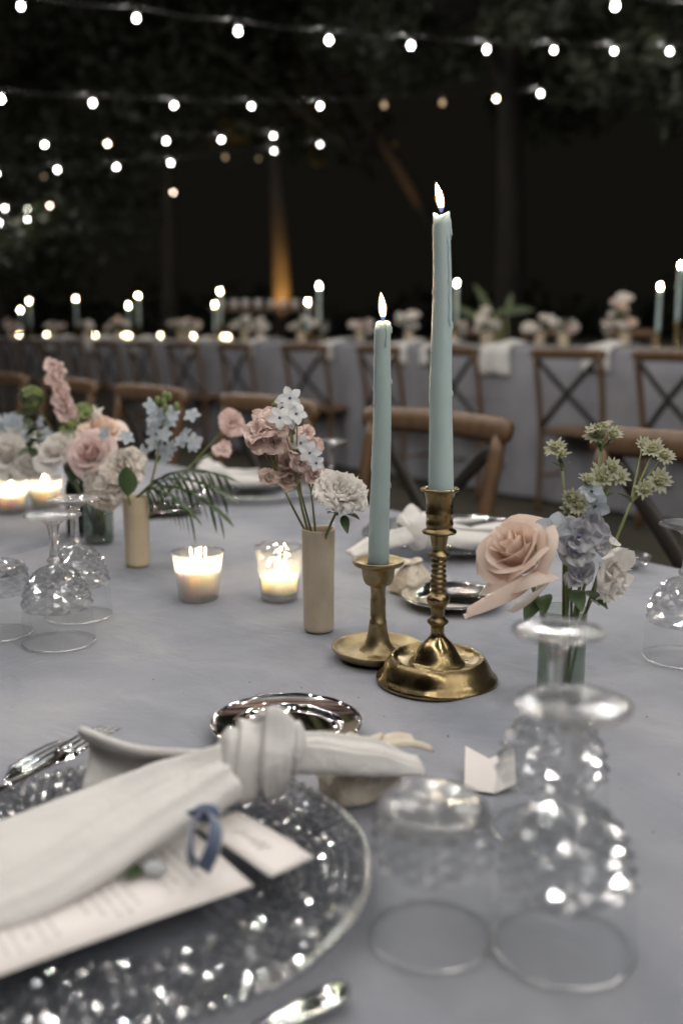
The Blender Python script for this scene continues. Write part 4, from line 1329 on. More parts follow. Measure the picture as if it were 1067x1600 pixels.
def carnation(mb, X, R, rg, layers=4):
    for l in range(layers):
        q = l / max(1, layers - 1)
        n = 7 + 2 * l
        for k in range(n):
            petal(mb, X, R * lerp(0.62, 1.05, q) * rg.uniform(0.9, 1.1), R * 0.42, 2 * PI * (k + rg.uniform(-0.3, 0.3)) / n, lerp(1.5, 1.0, q), lerp(1.25, -0.35, q) + rg.uniform(-0.2, 0.2),
                  0.10, R * 0.11, rg.uniform(0, 6), R * 0.05, -R * 0.35, 9, 6, 1.35, 0.55)

def ruffled_blossom(mb, X, R, rg, n=6, inner=True):
    """Loose stock or sweet-pea blossom: a few broad wavy petals."""
    for k in range(n):
        petal(mb, X, R * rg.uniform(0.8, 1.15), R * 0.62, 2 * PI * k / n + rg.uniform(-0.3, 0.3), rg.uniform(0.4, 1.1), rg.uniform(-0.7, 0.4), 0.25, R * 0.20, rg.uniform(0, 6), 0.001, 0, 10, 7, 1.25, 0.6)
    for k in range(n // 2 + 1 if inner else 0):
        petal(mb, X, R * rg.uniform(0.5, 0.75), R * 0.40, 2 * PI * k / (n // 2 + 1) + rg.uniform(-0.4, 0.4), rg.uniform(1.0, 1.5), rg.uniform(0.2, 1.0), 0.3, R * 0.20, rg.uniform(0, 6), 0.001, 0, 8, 6, 1.25, 0.6)

def rose(parent, X, R, mat, rg, n=22, split=True, extra=()):
    """Cupped petals wound in a spiral, each its own mesh."""
    mbs = MB()
    for i in range(n):
        q = i / (n - 1)
        az = i * 2.39996 + rg.uniform(-0.2, 0.2)
        span = lerp(2.4, 1.75, q)
        rin = R * lerp(0.06, 0.34, q)
        rout = R * lerp(0.16, 0.92, q ** 1.15) * rg.uniform(0.93, 1.08)
        H = R * lerp(1.05, 0.82, q) * rg.uniform(0.94, 1.05)
        curl = R * lerp(0.0, 0.34, q ** 1.5)
        ph = rg.uniform(0, 6)
        base_z = -R * lerp(0.10, 0.42, q)
        def fn(u, v, az=az, span=span, rin=rin, rout=rout, H=H, curl=curl, ph=ph, base_z=base_z, q=q):
            uu = 2 * u - 1
            a = az + uu * span / 2 * (0.42 + 0.58 * smooth01(v * 1.8))
            r = lerp(rin, rout, v ** 0.8) + curl * max(0, v - 0.66) ** 2 * 7 + R * 0.03 * math.sin(uu * 4 + ph) * v * v
            r += R * 0.10 * q * abs(uu) ** 3 * v
            z = base_z + H * (v - 0.16 * v * v * uu ** 4 - 0.10 * abs(uu) ** 2 * v) - curl * max(0, v - 0.72) ** 2 * 9 + R * 0.025 * math.sin(uu * 6 + ph) * v * v
            return (r * math.cos(a), r * math.sin(a), z)
        if split:
            MB().grid(fn, 9, 9, X).build('petal', mat, parent)
        else:
            mbs.grid(fn, 8, 7, X)
    if not split:
        mbs.build('bloom', mat, parent)

def leaf_blade(mb, p, d, L, W, rg, droop=0.4, up=(0, 0, 1)):
    d = Vector(d).normalized()
    sd = d.cross(Vector(up))
    if sd.length < 0.1:
        sd = Vector((1, 0, 0))
    sd.normalize()
    nn = sd.cross(d)
    tw = rg.uniform(-0.5, 0.5)
    sd2 = sd * math.cos(tw) + nn * math.sin(tw)
    n2 = sd2.cross(d)
    def fn(u, v):
        uu = 2 * u - 1
        w_ = W * math.sin(PI * (v * 0.96 + 0.02)) ** 0.8 * (1 - 0.25 * v)
        return Vector(p) + d * (L * v) + sd2 * (uu * w_) + n2 * (abs(uu) * w_ * 0.3) - Vector((0, 0, droop * L * v * v))
    mb.grid(fn, 4, 7)

def stem_to(name, parent, a, b, bow, r=0.0013, mat='stem'):
    a, b = Vector(a), Vector(b)
    c = (a + b) / 2 + Vector(bow)
    pts = bez(a, c, b, 10)
    MB().tube(pts, [r * lerp(1.15, 0.8, i / 10) for i in range(11)], 7).build(name, mat, parent)
    return (pts[-1] - pts[-2]).normalized()

def flower_thing(name, label, base, group=None):
    return thing(name, label, 'flower', base, 0, group)

# vases -----------------------------------------------------------------
def stone_vase(label, loc, r, h, seed):
    t = thing('bud_vase', label, 'vase', loc, 0, 'stoneware bud vases')
    pr = [(0.0, 0.001), (r * 0.80, 0.0), (r * 0.89, 0.0012), (r * 0.92, 0.004)]
    pr += [(r * lerp(0.925, 1.0, (i / 12) ** 1.5), lerp(0.008, h - 0.003, i / 12)) for i in range(13)]
    pr += [(r * 1.0, h - 0.0008), (r * 0.965, h), (r * 0.90, h - 0.0008), (r * 0.87, h - 0.006), (r * 0.84, 0.02), (0.0, 0.015)]
    MB().lathe(pr, 44, rf=lambda rr, z, a, i: (rr * (1 + 0.010 * noise.noise((math.cos(a) * 1.5 + seed, math.sin(a) * 1.5, z * 25))), z + (0.0007 * math.sin(2 * a + seed) if z > h * 0.9 else 0))).build('vase_wall', 'stone', t)
    return t
stone_vase('beige stoneware bud vase in the middle with pink blossom and white carnation', (-0.0265, 1.1183, 0.75), 0.0192, 0.121, 1)
stone_vase('lone beige stoneware bud vase on the left with dark feathery foliage', (-0.3022, 1.4421, 0.75), 0.0192, 0.104, 5)

def glass_vase(label, loc, r, h, mat, water=0.7):
    t = thing('glass_vase', label, 'vase', loc)
    MB().lathe([(0.0, 0.0008), (r * 0.92, 0.0006), (r * 0.98, 0.003), (r, 0.008), (r, h - 0.002), (r * 1.01, h), (r * 0.97, h)], 40).build('glass_wall', mat, t)
    MB().lathe([(0.0, 0.002), (r * 0.93, 0.002), (r * 0.95, 0.006), (r * 0.93, 0.0075), (0.0, 0.0068)], 32).build('glass_base', 'glass_solid', t)
    if water:
        MB().lathe([(0.0, 0.0085), (r * 0.95, 0.0085), (r * 0.95, h * water), (0.0, h * water)], 32).build('water', 'water', t)
    return t
VR = (0.2075, 0.9006, 0.75)
glass_vase('grey green glass vase with the peach rose, behind the goblets at right', VR, 0.0222, 0.088, 'glass_green', 0.75)
VL = (-0.3994, 1.6101, 0.75)
glass_vase('clear glass vase with green stems left of the lone stoneware vase', VL, 0.0240, 0.085, 'glass_green', 0.7)
VB = (-0.4546, 1.6839, 0.75)
t = thing('glass_bottle', 'slim dark green glass bottle behind the clear vase of stems', 'bottle', VB)
MB().lathe([(0.0, 0.0), (0.017, 0.0), (0.0185, 0.003), (0.0185, 0.075), (0.016, 0.085), (0.0125, 0.092), (0.012, 0.105), (0.013, 0.107), (0.0105, 0.107), (0.0105, 0.095)], 28).build('glass_wall', 'glass_dark', t)
VO = (-0.7174, 2.125, 0.75)
glass_vase('clear glass vase at the left edge with blue and white flowers', VO, 0.030, 0.085, 'glass_green', 0.7)

rg = random.Random(33)
# middle vase ------------------------------------------------------------
VM = Vector((-0.0265, 1.1183, 0.75))
mouth = VM + Vector((0, 0, 0.117))
def rel(p, t):
    return Vector(p) - Vector(t.location)
def start(t, m, dx, dy, depth=0.05):
    return Vector(m) + Vector((dx, dy, -depth)) - Vector(t.location)

t = flower_thing('white_carnation', 'ruffled white carnation in the middle stoneware vase', VM)
h = rel((-0.0004, 1.085, 0.9188), t)
d = stem_to('stem', t, start(t, mouth, -0.004, 0, 0.05), h - Vector((0, 0, 0.012)), (-0.004, 0, 0.006), 0.0017)
mb = MB()
carnation(mb, frame(h, (0.30, -0.50, 0.8)), 0.034, rg, 5)
mb.build('bloom', 'p_white', t)
MB().lathe([(0.002, -0.028), (0.007, -0.022), (0.0075, -0.012), (0.010, -0.004)], 12, frame(h, (0.30, -0.5, 0.8))).build('calyx', 'leaf', t)
mb = MB()
for (px, dd) in ((0.012, (0.6, -0.5, 0.25)), (0.004, (-0.4, -0.5, 0.5)), (0.010, (0.2, -0.8, -0.3))):
    leaf_blade(mb, h + Vector((-0.008 + px, -0.006, -0.026)), dd, 0.022, 0.006, rg)
mb.build('leaf', 'leaf', t)

t = flower_thing('tweedia_stem', 'stem of pale blue starry flowers above the middle stoneware vase', VM)
fork_pt = rel((-0.0518, 1.115, 0.933), t)
stem_to('stem', t, start(t, mouth, 0.001, 0.003, 0.04), fork_pt, (-0.006, 0, 0.0), 0.0016)
mb, me = MB(), MB()
heads = [((-0.0567, 1.1, 1.0205), 0.0125), ((-0.0676, 1.09, 0.9996), 0.0130), ((-0.0498, 1.1, 1.003), 0.0125), ((-0.0566, 1.107, 0.996), 0.0110), ((-0.0347, 1.085, 0.9615), 0.0125), ((-0.0664, 1.12, 1.0149), 0.0080), ((-0.0455, 1.11, 0.9699), 0.0105), ((-0.0281, 1.1, 0.9482), 0.0095)]
for (pp, L) in heads:
    p = rel(pp, t)
    stem_to('pedicel', t, fork_pt, p, (rg.uniform(-0.004, 0.004), 0, 0.006), 0.0009)
    star_flower(t, 'p_pale', 'p_eye', frame(p, (rg.uniform(-0.35, 0.25), -0.85, rg.uniform(0.15, 0.6)), rg.uniform(0, 1)), L, L * 0.40, rg)
mb = MB()
for pp in ((-0.0751, 1.11, 1.0121), (-0.0715, 1.12, 1.0063), (-0.0621, 1.11, 1.0269)):
    MB().ball(tuple(rel(pp, t)), 0.0030, 8, 6).build('bud', 'p_lime', t)

def spray(name, label, base, mouth_pt, hds, mat, fork_at, rg, smat='stem_brown', n=6, facing=(0, -0.8, 0.5), sr=0.0014):
    t = flower_thing(name, label, base)
    f_ = rel(fork_at, t)
    stem_to('stem', t, rel(mouth_pt, t), f_, (rg.uniform(-0.006, 0.006), 0, 0), sr, smat)
    for (pp, R_) in hds:
        p = rel(pp, t)
        stem_to('pedicel', t, f_, p, (rg.uniform(-0.004, 0.004), 0, 0.004), 0.0009, smat)
        mb = MB()
        ruffled_blossom(mb, frame(p, (facing[0] + rg.uniform(-0.5, 0.5), facing[1] + rg.uniform(-0.2, 0.3), facing[2] + rg.uniform(-0.4, 0.4))), R_, rg, n)
        mb.build('bloom', mat, t)
    return t
m0 = mouth + Vector((0.003, 0, -0.030))
spray('stock_stem', 'stem of blush pink ruffled blossoms leaning left from the middle stoneware vase', VM, m0,
      [((-0.0775, 1.1, 0.9881), 0.019), ((-0.0916, 1.09, 0.9821), 0.018), ((-0.0947, 1.1, 0.9725), 0.015), ((-0.0756, 1.11, 0.9714), 0.015), ((-0.0852, 1.11, 0.9964), 0.013)], 'p_blush', (-0.0727, 1.115, 0.9345), rg)
spray('stock_stem', 'stem of faded rose blossoms low among the middle stoneware vase stems', VM, m0 + Vector((-0.003, 0.004, 0)),
      [((-0.0609, 1.125, 0.9419), 0.018), ((-0.063, 1.12, 0.925), 0.014), ((-0.0818, 1.1, 0.9309), 0.012), ((-0.0467, 1.135, 0.9353), 0.016)], 'p_rust', (-0.0465, 1.125, 0.9124), rg)
spray('sweet_pea_stem', 'stem of pale pink blossoms beside the white carnation in the middle vase', VM, m0 + Vector((-0.004, -0.003, 0)),
      [((-0.0489, 1.12, 0.9601), 0.018), ((-0.0336, 1.12, 0.963), 0.015), ((-0.0428, 1.11, 0.9483), 0.014), ((-0.0315, 1.115, 0.933), 0.013), ((-0.0402, 1.125, 0.977), 0.012)], 'p_pink', (-0.0346, 1.12, 0.9132), rg, 'stem')

# right vase ---------------------------------------------------------------
VRv = Vector(VR)
mr = VRv + Vector((0, 0, 0.012))
t = flower_thing('rose', 'large open peach rose with a drooping outer petal, at right', VRv)
X = frame(rel((0.1661, 0.905, 0.8877), t), (-0.50, -0.42, 0.62), 0.4)
stem_to('stem', t, rel(mr, t) + Vector((-0.004, 0, 0)), rel((0.1745, 0.905, 0.868), t), (0.006, 0, 0.01), 0.0026)
rose(t, X, 0.0395, 'p_peach', random.Random(8), 24)
q = [rel(p, t) for p in ((0.1793, 0.89, 0.8688), (0.1617, 0.875, 0.8606), (0.1365, 0.868, 0.8506), (0.1117, 0.866, 0.841))]
qs = spline(q, 5)
def dp(u, v):
    k = min(int(v * 15 + 0.5), 15)
    w_ = 0.020 * math.sin(PI * (0.12 + 0.80 * v)) ** 0.7
    uu = 2 * u - 1
    return qs[k] + Vector((0.20 * uu * w_, -0.35 * uu * w_ + 0.006 * uu * uu, 0.85 * uu * w_ * (0.9 - 0.3 * v) - 0.003 * math.cos(uu * 3)))
MB().grid(dp, 8, 15).build('petal', 'p_peach', t)
q2 = [rel(p, t) for p in ((0.1854, 0.885, 0.87), (0.1808, 0.872, 0.8614), (0.1661, 0.866, 0.853), (0.1528, 0.862, 0.8505))]
qs2 = spline(q2, 5)
def dp2(u, v):
    k = min(int(v * 15 + 0.5), 15)
    w_ = 0.016 * math.sin(PI * (0.15 + 0.75 * v)) ** 0.7
    uu = 2 * u - 1
    return qs2[k] + Vector((0.55 * uu * w_, -0.25 * uu * w_ + 0.004 * uu * uu, 0.75 * uu * w_))
MB().grid(dp2, 8, 15).build('petal', 'p_cream', t)
for (pp, dd, L) in (((0.1813, 0.885, 0.8519), (-0.5, -0.5, -0.25), 0.024), ((0.1859, 0.885, 0.8549), (-0.1, -0.7, -0.1), 0.022), ((0.2236, 0.9, 0.8539), (0.5, -0.5, 0.0), 0.028), ((0.2145, 0.895, 0.8571), (0.1, -0.8, -0.15), 0.024)):
    lb = MB()
    leaf_blade(lb, rel(pp, t), dd, L, 0.009, rg)
    lb.build('leaf', 'leaf', t)

t = flower_thing('tweedia_stem', 'stem of dusty blue starry flowers behind the peach rose', VRv)
f_ = rel((0.2092, 0.915, 0.878), t)
stem_to('stem', t, rel(mr, t) + Vector((0.003, 0, 0)), f_, (0, 0, 0), 0.0018)
mb, me = MB(), MB()
for (pp, L, dz) in (((0.1963, 0.9, 0.9106), 0.018, 0.3), ((0.1918, 0.905, 0.8999), 0.012, 0.1), ((0.2326, 0.915, 0.9464), 0.012, 0.7), ((0.2355, 0.91, 0.934), 0.013, 0.0), ((0.2294, 0.92, 0.9396), 0.012, 0.3)):
    p = rel(pp, t)
    stem_to('pedicel', t, f_, p, (0.002, 0, 0.008), 0.0010)
    star_flower(t, 'p_blue', 'p_eye', frame(p, (rg.uniform(-0.3, 0.5), -0.8, dz), rg.uniform(0, 1)), L, L * 0.46, rg)

t = spray('phlox_stem', 'stem of dusty lavender blossoms between the peach rose and the white sweet pea', VRv, mr + Vector((0.006, 0, 0)),
          [((0.2195, 0.9, 0.907), 0.020), ((0.2336, 0.91, 0.911), 0.017), ((0.2159, 0.895, 0.8948), 0.018), ((0.2205, 0.895, 0.8706), 0.017), ((0.2396, 0.91, 0.8976), 0.014)], 'p_lav', (0.2143, 0.91, 0.873), rg, 'stem', 5)
for pp in ((0.2153, 0.885, 0.9101), (0.2117, 0.88, 0.8976), (0.2162, 0.88, 0.8743)):
    MB().ball(tuple(rel(pp, t)), 0.0022, 8, 6).build('flower_eye', 'p_eye', t)

t = flower_thing('sweet_pea_stem', 'white ruffled sweet pea hanging right of the lavender blossoms', VRv)
stem_to('stem', t, rel(mr, t) + Vector((0.008, 0, 0)), rel((0.2414, 0.9, 0.8815), t), (-0.004, 0, 0.006), 0.0016)
mb = MB()
ruffled_blossom(mb, frame(rel((0.2451, 0.895, 0.8754), t), (0.4, -0.75, 0.1)), 0.024, rg, 5)
ruffled_blossom(mb, frame(rel((0.2455, 0.89, 0.8645), t), (0.5, -0.6, -0.4)), 0.020, rg, 4)
mb.build('bloom', 'p_white', t)
mb = MB()
petal(mb, frame(rel((0.2489, 0.905, 0.8999), t), (0.2, -0.5, 0.6)), 0.019, 0.006, 0.15, -0.2, -0.6, 0.3, 0.0005)
mb.build('petal', 'p_white', t)

def astrantia(label, pos, facing, R, base, seed, low):
    rg = random.Random(seed)
    t = flower_thing('astrantia_stem', label, base, 'greenish starry flowers of the right vase')
    hds = pos
    f_ = rel(low, t)
    stem_to('stem', t, rel(mr, t) + Vector((rg.uniform(-0.006, 0.008), rg.uniform(-0.004, 0.006), 0)), f_, (0.006, 0, 0.01), 0.0017)
    for pp, r_ in hds:
        r_ *= 0.86
        p = rel(pp, t)
        fd = Vector(facing) + Vector((rg.uniform(-0.6, 0.6), rg.uniform(-0.3, 0.5), rg.uniform(-0.3, 0.3)))
        stem_to('pedicel', t, f_, p - fd.normalized() * 0.004, (0, 0, 0.003), 0.0012)
        X = frame(p, fd, rg.uniform(0, 1))
        mb = MB()
        nb = rg.randint(11, 16)
        cup_ = rg.uniform(0.1, 0.9)
        for k in range(nb):
            petal(mb, X, r_ * rg.uniform(0.78, 1.12), r_ * rg.uniform(0.17, 0.24), 2 * PI * (k + rg.uniform(-0.25, 0.25)) / nb, 0.5 + cup_ * 0.4 + rg.uniform(-0.2, 0.2), cup_ * 0.5 + rg.uniform(-0.3, 0.2), 0.25, 0.0004, k, 0.002, 0, 3, 6, 0.85, 0.75)
        mb.build('bract', 'p_green', t)
        pm = MB()
        for k in range(26):
            a, e = rg.uniform(0, 2 * PI), rg.uniform(0.35, 1.5)
            v = Vector((math.cos(a) * math.cos(e), math.sin(a) * math.cos(e), math.sin(e)))
            pm.ball(tuple(v * r_ * rg.uniform(0.46, 0.60)), r_ * 0.08, 5, 4, X)
        pm.ball((0, 0, 0.001), r_ * 0.42, 10, 6, X)
        pm.build('pincushion', 'p_pin', t)
    lb = MB()
    for k in range(3):
        leaf_blade(lb, f_ + Vector((0, 0, 0.002)), (rg.uniform(-1, 1), rg.uniform(-1, 0.4), 0.6), 0.016, 0.003, rg, 0.1)
    lb.build('leaf', 'leaf_sage', t)
astrantia('greenish white starry flower standing highest above the right vase', [((0.2434, 0.93, 1.0022), 0.0155), ((0.239, 0.94, 0.9964), 0.012), ((0.2546, 0.935, 0.9963), 0.012)], (0, -0.55, 0.8), 0.016, VRv, 41, (0.2458, 0.94, 0.9812))
astrantia('small greenish starry flower left above the right vase', [((0.1994, 0.92, 0.9854), 0.0125), ((0.2049, 0.925, 0.9788), 0.010)], (-0.3, -0.45, 0.8), 0.013, VRv, 42, (0.2067, 0.925, 0.9649))
astrantia('greenish starry flowers at the far right above two long curved stems', [((0.2987, 0.95, 0.9806), 0.0135), ((0.2924, 0.96, 0.9819), 0.012), ((0.3089, 0.95, 0.9744), 0.0115), ((0.3033, 0.94, 0.9523), 0.0145), ((0.2876, 0.935, 0.9444), 0.0110)], (0.1, -0.75, 0.6), 0.014, VRv, 43, (0.2754, 0.935, 0.9327))
astrantia('cluster of greenish starry flowers in the middle of the right bouquet', [((0.2524, 0.93, 0.966), 0.0135), ((0.2443, 0.925, 0.957), 0.0145), ((0.2606, 0.93, 0.9581), 0.012), ((0.2287, 0.92, 0.9553), 0.011), ((0.2406, 0.94, 0.9609), 0.012)], (0.1, -0.8, 0.5), 0.014, VRv, 44, (0.2441, 0.925, 0.9344))
astrantia('low greenish starry flowers just above the lavender blossoms', [((0.2156, 0.915, 0.9404), 0.0125), ((0.2207, 0.91, 0.934), 0.012), ((0.213, 0.92, 0.9292), 0.010)], (-0.1, -0.85, 0.4), 0.012, VRv, 45, (0.2149, 0.915, 0.9149))

# left cluster ---------------------------------------------------------------
V2 = Vector((-0.3022, 1.4421, 0.75))
m2 = V2 + Vector((0, 0, 0.05))
t = flower_thing('white_carnation', 'creamy white carnation over the lone stoneware vase', V2)
h = rel((-0.312, 1.4, 0.8953), t)
stem_to('stem', t, rel(m2, t), h, (0, 0, 0.01), 0.0018)
mb = MB()
carnation(mb, frame(h, (-0.35, -0.7, 0.55)), 0.042, rg, 5)
mb.build('bloom', 'p_cream', t)
lb = MB()
leaf_blade(lb, rel((-0.2956, 1.36, 0.8679), t), (0.05, -0.3, 1), 0.045, 0.016, rg, 0.0)
lb.build('leaf', 'leaf', t)

t = flower_thing('delphinium_stem', 'powder blue flower spike over the lone stoneware vase', V2)
stem_to('stem', t, rel(m2, t), rel((-0.2545, 1.44, 0.981), t), (0.01, 0, 0.0), 0.0018)
mb, me = MB(), MB()
for k in range(24):
    p = Vector((-0.2582, 1.44, 0.9514)) + Vector((rg.gauss(0, 0.022), rg.gauss(0, 0.014), rg.uniform(-0.055, 0.042)))
    star_flower(t, 'p_blue', 'p_pale', frame(rel(p, t), (rg.uniform(-0.8, 0.8), -0.7, rg.uniform(-0.2, 0.8)), rg.uniform(0, 1)), 0.0125, 0.0048, rg)
mb = MB()
for k in range(8):
    p = Vector((-0.2526, 1.44, 0.981)) + Vector((rg.gauss(0, 0.006), rg.gauss(0, 0.006), rg.uniform(-0.01, 0.02)))
    mb.ball(tuple(rel(p, t)), 0.005, 6, 5, sc=(1, 1, 1.4))
mb.build('bud', 'p_lime', t)

t = flower_thing('foliage_sprig', 'dark feathery foliage arching right from the lone stoneware vase', V2)
for k, (tipp, bow) in enumerate((((-0.1743, 1.42, 0.8626), 0.05), ((-0.1771, 1.4, 0.8381), 0.055), ((-0.2151, 1.38, 0.8417), 0.045), ((-0.174, 1.46, 0.8801), 0.045), ((-0.2055, 1.47, 0.8853), 0.03))):
    a = rel(m2, t) + Vector((0, 0, 0.05))
    b = rel(tipp, t)
    pts = bez(a, (a + b) / 2 + Vector((-0.01, 0, bow)), b, 12)
    MB().tube(pts, [0.0012] * 13, 5).build('stem', 'leaf', t)
    lb = MB()
    for i in range(3, 13):
        tn = (pts[min(i + 1, 12)] - pts[i - 1]).normalized()
        for s_ in (-1, 1):
            dd = tn * 0.7 + Vector((0.2 * s_, -0.35 * s_, -0.35 + 0.5 * s_))
            leaf_blade(lb, pts[i], dd, rg.uniform(0.026, 0.040), 0.0042, rg, 0.3)
    lb.build('leaf', 'leaf', t)

spray('sweet_pea_stem', 'long stem of small pink carnations reaching right between the two stoneware vases', V2, m2,
      [((-0.1618, 1.45, 0.9588), 0.021), ((-0.1734, 1.43, 0.919), 0.016), ((-0.17, 1.45, 0.9241), 0.012)], 'p_pink', (-0.2178, 1.44, 0.9018), rg, 'stem', 8, (0.2, -0.6, 0.7))

VLv = Vector(VL)
ml = VLv + Vector((0, 0, 0.012))
def simple_rose(label, pp, R_, mat, facing, base, mpt, seed, n=20):
    t = flower_thing('rose', label, base)
    p = rel(pp, t)
    stem_to('stem', t, rel(mpt, t), p, (0.004, 0, 0.006), 0.0024)
    rose(t, frame(p, facing, seed), R_, mat, random.Random(seed), n)
    lb = MB()
    for k in range(2):
        leaf_blade(lb, p - Vector(facing).normalized() * R_ * 0.5, (random.Random(seed + k).uniform(-1, 1), -0.3, -0.4), R_ * 0.9, R_ * 0.25, rg)
    lb.build('leaf', 'leaf', t)
simple_rose('pink rose facing the camera in the left flower cluster', (-0.381, 1.52, 0.904), 0.037, 'p_pink', (-0.15, -0.8, 0.55), VLv, ml, 51)
simple_rose('peach pink rose seen from the side above the pink rose', (-0.3851, 1.6, 0.9271), 0.037, 'p_peach', (0.1, -0.35, 0.9), VLv, ml + Vector((0.006, 0.004, 0)), 52)
simple_rose('creamy white rose left of the pink rose', (-0.449, 1.58, 0.9006), 0.037, 'p_white', (-0.3, -0.6, 0.7), VLv, ml + Vector((-0.006, 0.004, 0)), 53)
t = flower_thing('white_carnation', 'white carnation low at the front of the left flower cluster', VLv)
h = rel((-0.3548, 1.5, 0.8574), t)
stem_to('stem', t, rel(ml, t), h, (0, 0, 0.01), 0.0018)
mb = MB()
carnation(mb, frame(h, (0.1, -0.85, 0.1)), 0.036, rg, 4)
mb.build('bloom', 'p_cream', t)
t = flower_thing('leafy_stems', 'bunch of dark green leafy stems inside the clear vase on the left', VLv)
lb = MB()
for k in range(7):
    a = Vector((rg.uniform(-0.012, 0.012), rg.uniform(-0.010, 0.010), 0.010))
    b = a + Vector((rg.uniform(-0.006, 0.006), 0, 0.09))
    MB().tube([a, (a + b) / 2, b], 0.0022, 6).build('stem', 'leaf', t)
    leaf_blade(lb, a + Vector((0, 0, 0.06)), (rg.uniform(-0.3, 0.3), -0.2, 0.8), 0.04, 0.008, rg, 0.0)
lb.build('leaf', 'leaf', t)

VBv = Vector(VB)
mb0 = VBv + Vector((0, 0, 0.095))
t = flower_thing('viburnum_stem', 'round green viburnum head at the upper left', VBv)
h = rel((-0.5014, 1.62, 0.9853), t)
stem_to('stem', t, rel(mb0, t), h, (0.0, 0, 0.02), 0.0016)
mb = MB()
for k in range(60):
    v = Vector((rg.gauss(0, 1), rg.gauss(0, 1), rg.gauss(0, 1))).normalized()
    X = frame(h + v * 0.019, v, rg.uniform(0, 2))
    for j in range(4):
        petal(mb, X, 0.006, 0.003, PI / 2 * j, 0.3, 0.1, 0.2, 0, 0, 0, 0, 2, 3, 1.0, 0.8)
mb.build('bloom', 'p_lime', t)
MB().ball(tuple(h), 0.017, 10, 8).build('core', 'leaf_sage', t)
def spike(label, base, mpt, top_, bot, n, mat, R_, rgs):
    rg = random.Random(rgs)
    t = flower_thing('stock_stem', label, base)
    a, b = rel(bot, t), rel(top_, t)
    stem_to('stem', t, rel(mpt, t), a, (0, 0, 0.01), 0.0017)
    stem_to('stem', t, a, b, (0.004, 0, 0), 0.0013)
    for k in range(n):
        q = k / (n - 1)
        p = a.lerp(b, q) + Vector((rg.uniform(-0.010, 0.010) , rg.uniform(-0.01, 0.006), 0))
        mb = MB()
        ruffled_blossom(mb, frame(p, (rg.uniform(-0.9, 0.9), -0.7, 0.3)), R_ * lerp(1.1, 0.7, q), rg, 5)
        mb.build('bloom', mat, t)
spike('tall pale pink flower spike at the upper left', VBv, mb0, (-0.4692, 1.64, 1.036), (-0.4467, 1.62, 0.9584), 9, 'p_pink', 0.019, 61)
t = flower_thing('astrantia_stem', 'olive green starry flowers between the pink spike and the blue spike', VBv)
for (pp, r_) in (((-0.4093, 1.62, 0.9584), 0.020), ((-0.434, 1.6, 0.9395), 0.020), ((-0.4266, 1.64, 0.9651), 0.016), ((-0.4488, 1.63, 0.9503), 0.015), ((-0.4215, 1.58, 0.919), 0.018)):
    p = rel(pp, t)
    stem_to('stem', t, rel(mb0, t), p, (0, 0, 0.02), 0.0013)
    mb = MB()
    X = frame(p, (rg.uniform(-0.4, 0.4), -0.5, 0.8))
    for k in range(12):
        petal(mb, X, r_, r_ * 0.2, 2 * PI * k / 12, 0.5, 0.1, 0.2, 0, 0, 0.002, 0, 2, 4, 0.8, 0.9)
    mb.ball((0, 0, 0.003), r_ * 0.4, 8, 6, X)
    mb.build('bloom', 'p_lime', t)
t = flower_thing('white_bud_stem', 'white slender bud tilted up beside the olive green flowers', VBv)
p = rel((-0.3934, 1.58, 0.9547), t)
stem_to('stem', t, rel(mb0, t), p, (0.01, 0, 0.02), 0.0013)
mb = MB()
for k in range(3):
    petal(mb, frame(p, (0.5, -0.3, 0.8)), 0.026, 0.006, 2.1 * k, 1.3, 1.0, 0.5, 0.0)
mb.build('bloom', 'p_white', t)

VOv = Vector(VO)
mo = VOv + Vector((0, 0, 0.03))
t = flower_thing('delphinium_stem', 'pale blue flower cluster at the left edge', VOv)
stem_to('stem', t, rel(mo, t), rel((-0.5718, 1.75, 0.9396), t), (0, 0, 0.0), 0.0018)
mb, me = MB(), MB()
for k in range(26):
    p = Vector((-0.5763, 1.75, 0.9204)) + Vector((rg.gauss(0, 0.035), rg.gauss(0, 0.015), rg.uniform(-0.03, 0.03)))
    star_flower(t, 'p_blue', 'p_pale', frame(rel(p, t), (rg.uniform(-0.8, 0.8), -0.7, rg.uniform(-0.2, 0.8)), rg.uniform(0, 1)), 0.0125, 0.0048, rg)
simple_rose('white rose at the left edge above the votives', (-0.578, 1.72, 0.8789), 0.046, 'p_white', (0.1, -0.7, 0.6), VOv, mo, 55)
t = flower_thing('white_carnation', 'white carnation between the left votives and the creamy rose', VOv)
h = rel((-0.5348, 1.7, 0.8659), t)
stem_to('stem', t, rel(mo, t), h, (0, 0, 0.02), 0.0018)
mb = MB()
carnation(mb, frame(h, (0.2, -0.6, 0.7)), 0.036, rg, 4)
mb.build('bloom', 'p_white', t)
t = flower_thing('foliage_sprig', 'small sage green leaves over the creamy rose at the left', VOv)
for pp in ((-0.505, 1.66, 0.9101), (-0.5206, 1.66, 0.8994), (-0.4995, 1.68, 0.9209), (-0.5119, 1.68, 0.9318), (-0.5388, 1.7, 0.9495)):
    p = rel(pp, t)
    stem_to('stem', t, rel(mo, t), p, (0, 0, 0.02), 0.001)
    for k in range(3):
        lb = MB()
        leaf_blade(lb, p, (rg.uniform(-1, 1), -0.5, rg.uniform(-0.4, 0.6)), 0.026, 0.009, rg, 0.2)
        lb.build('leaf', 'leaf_sage', t)

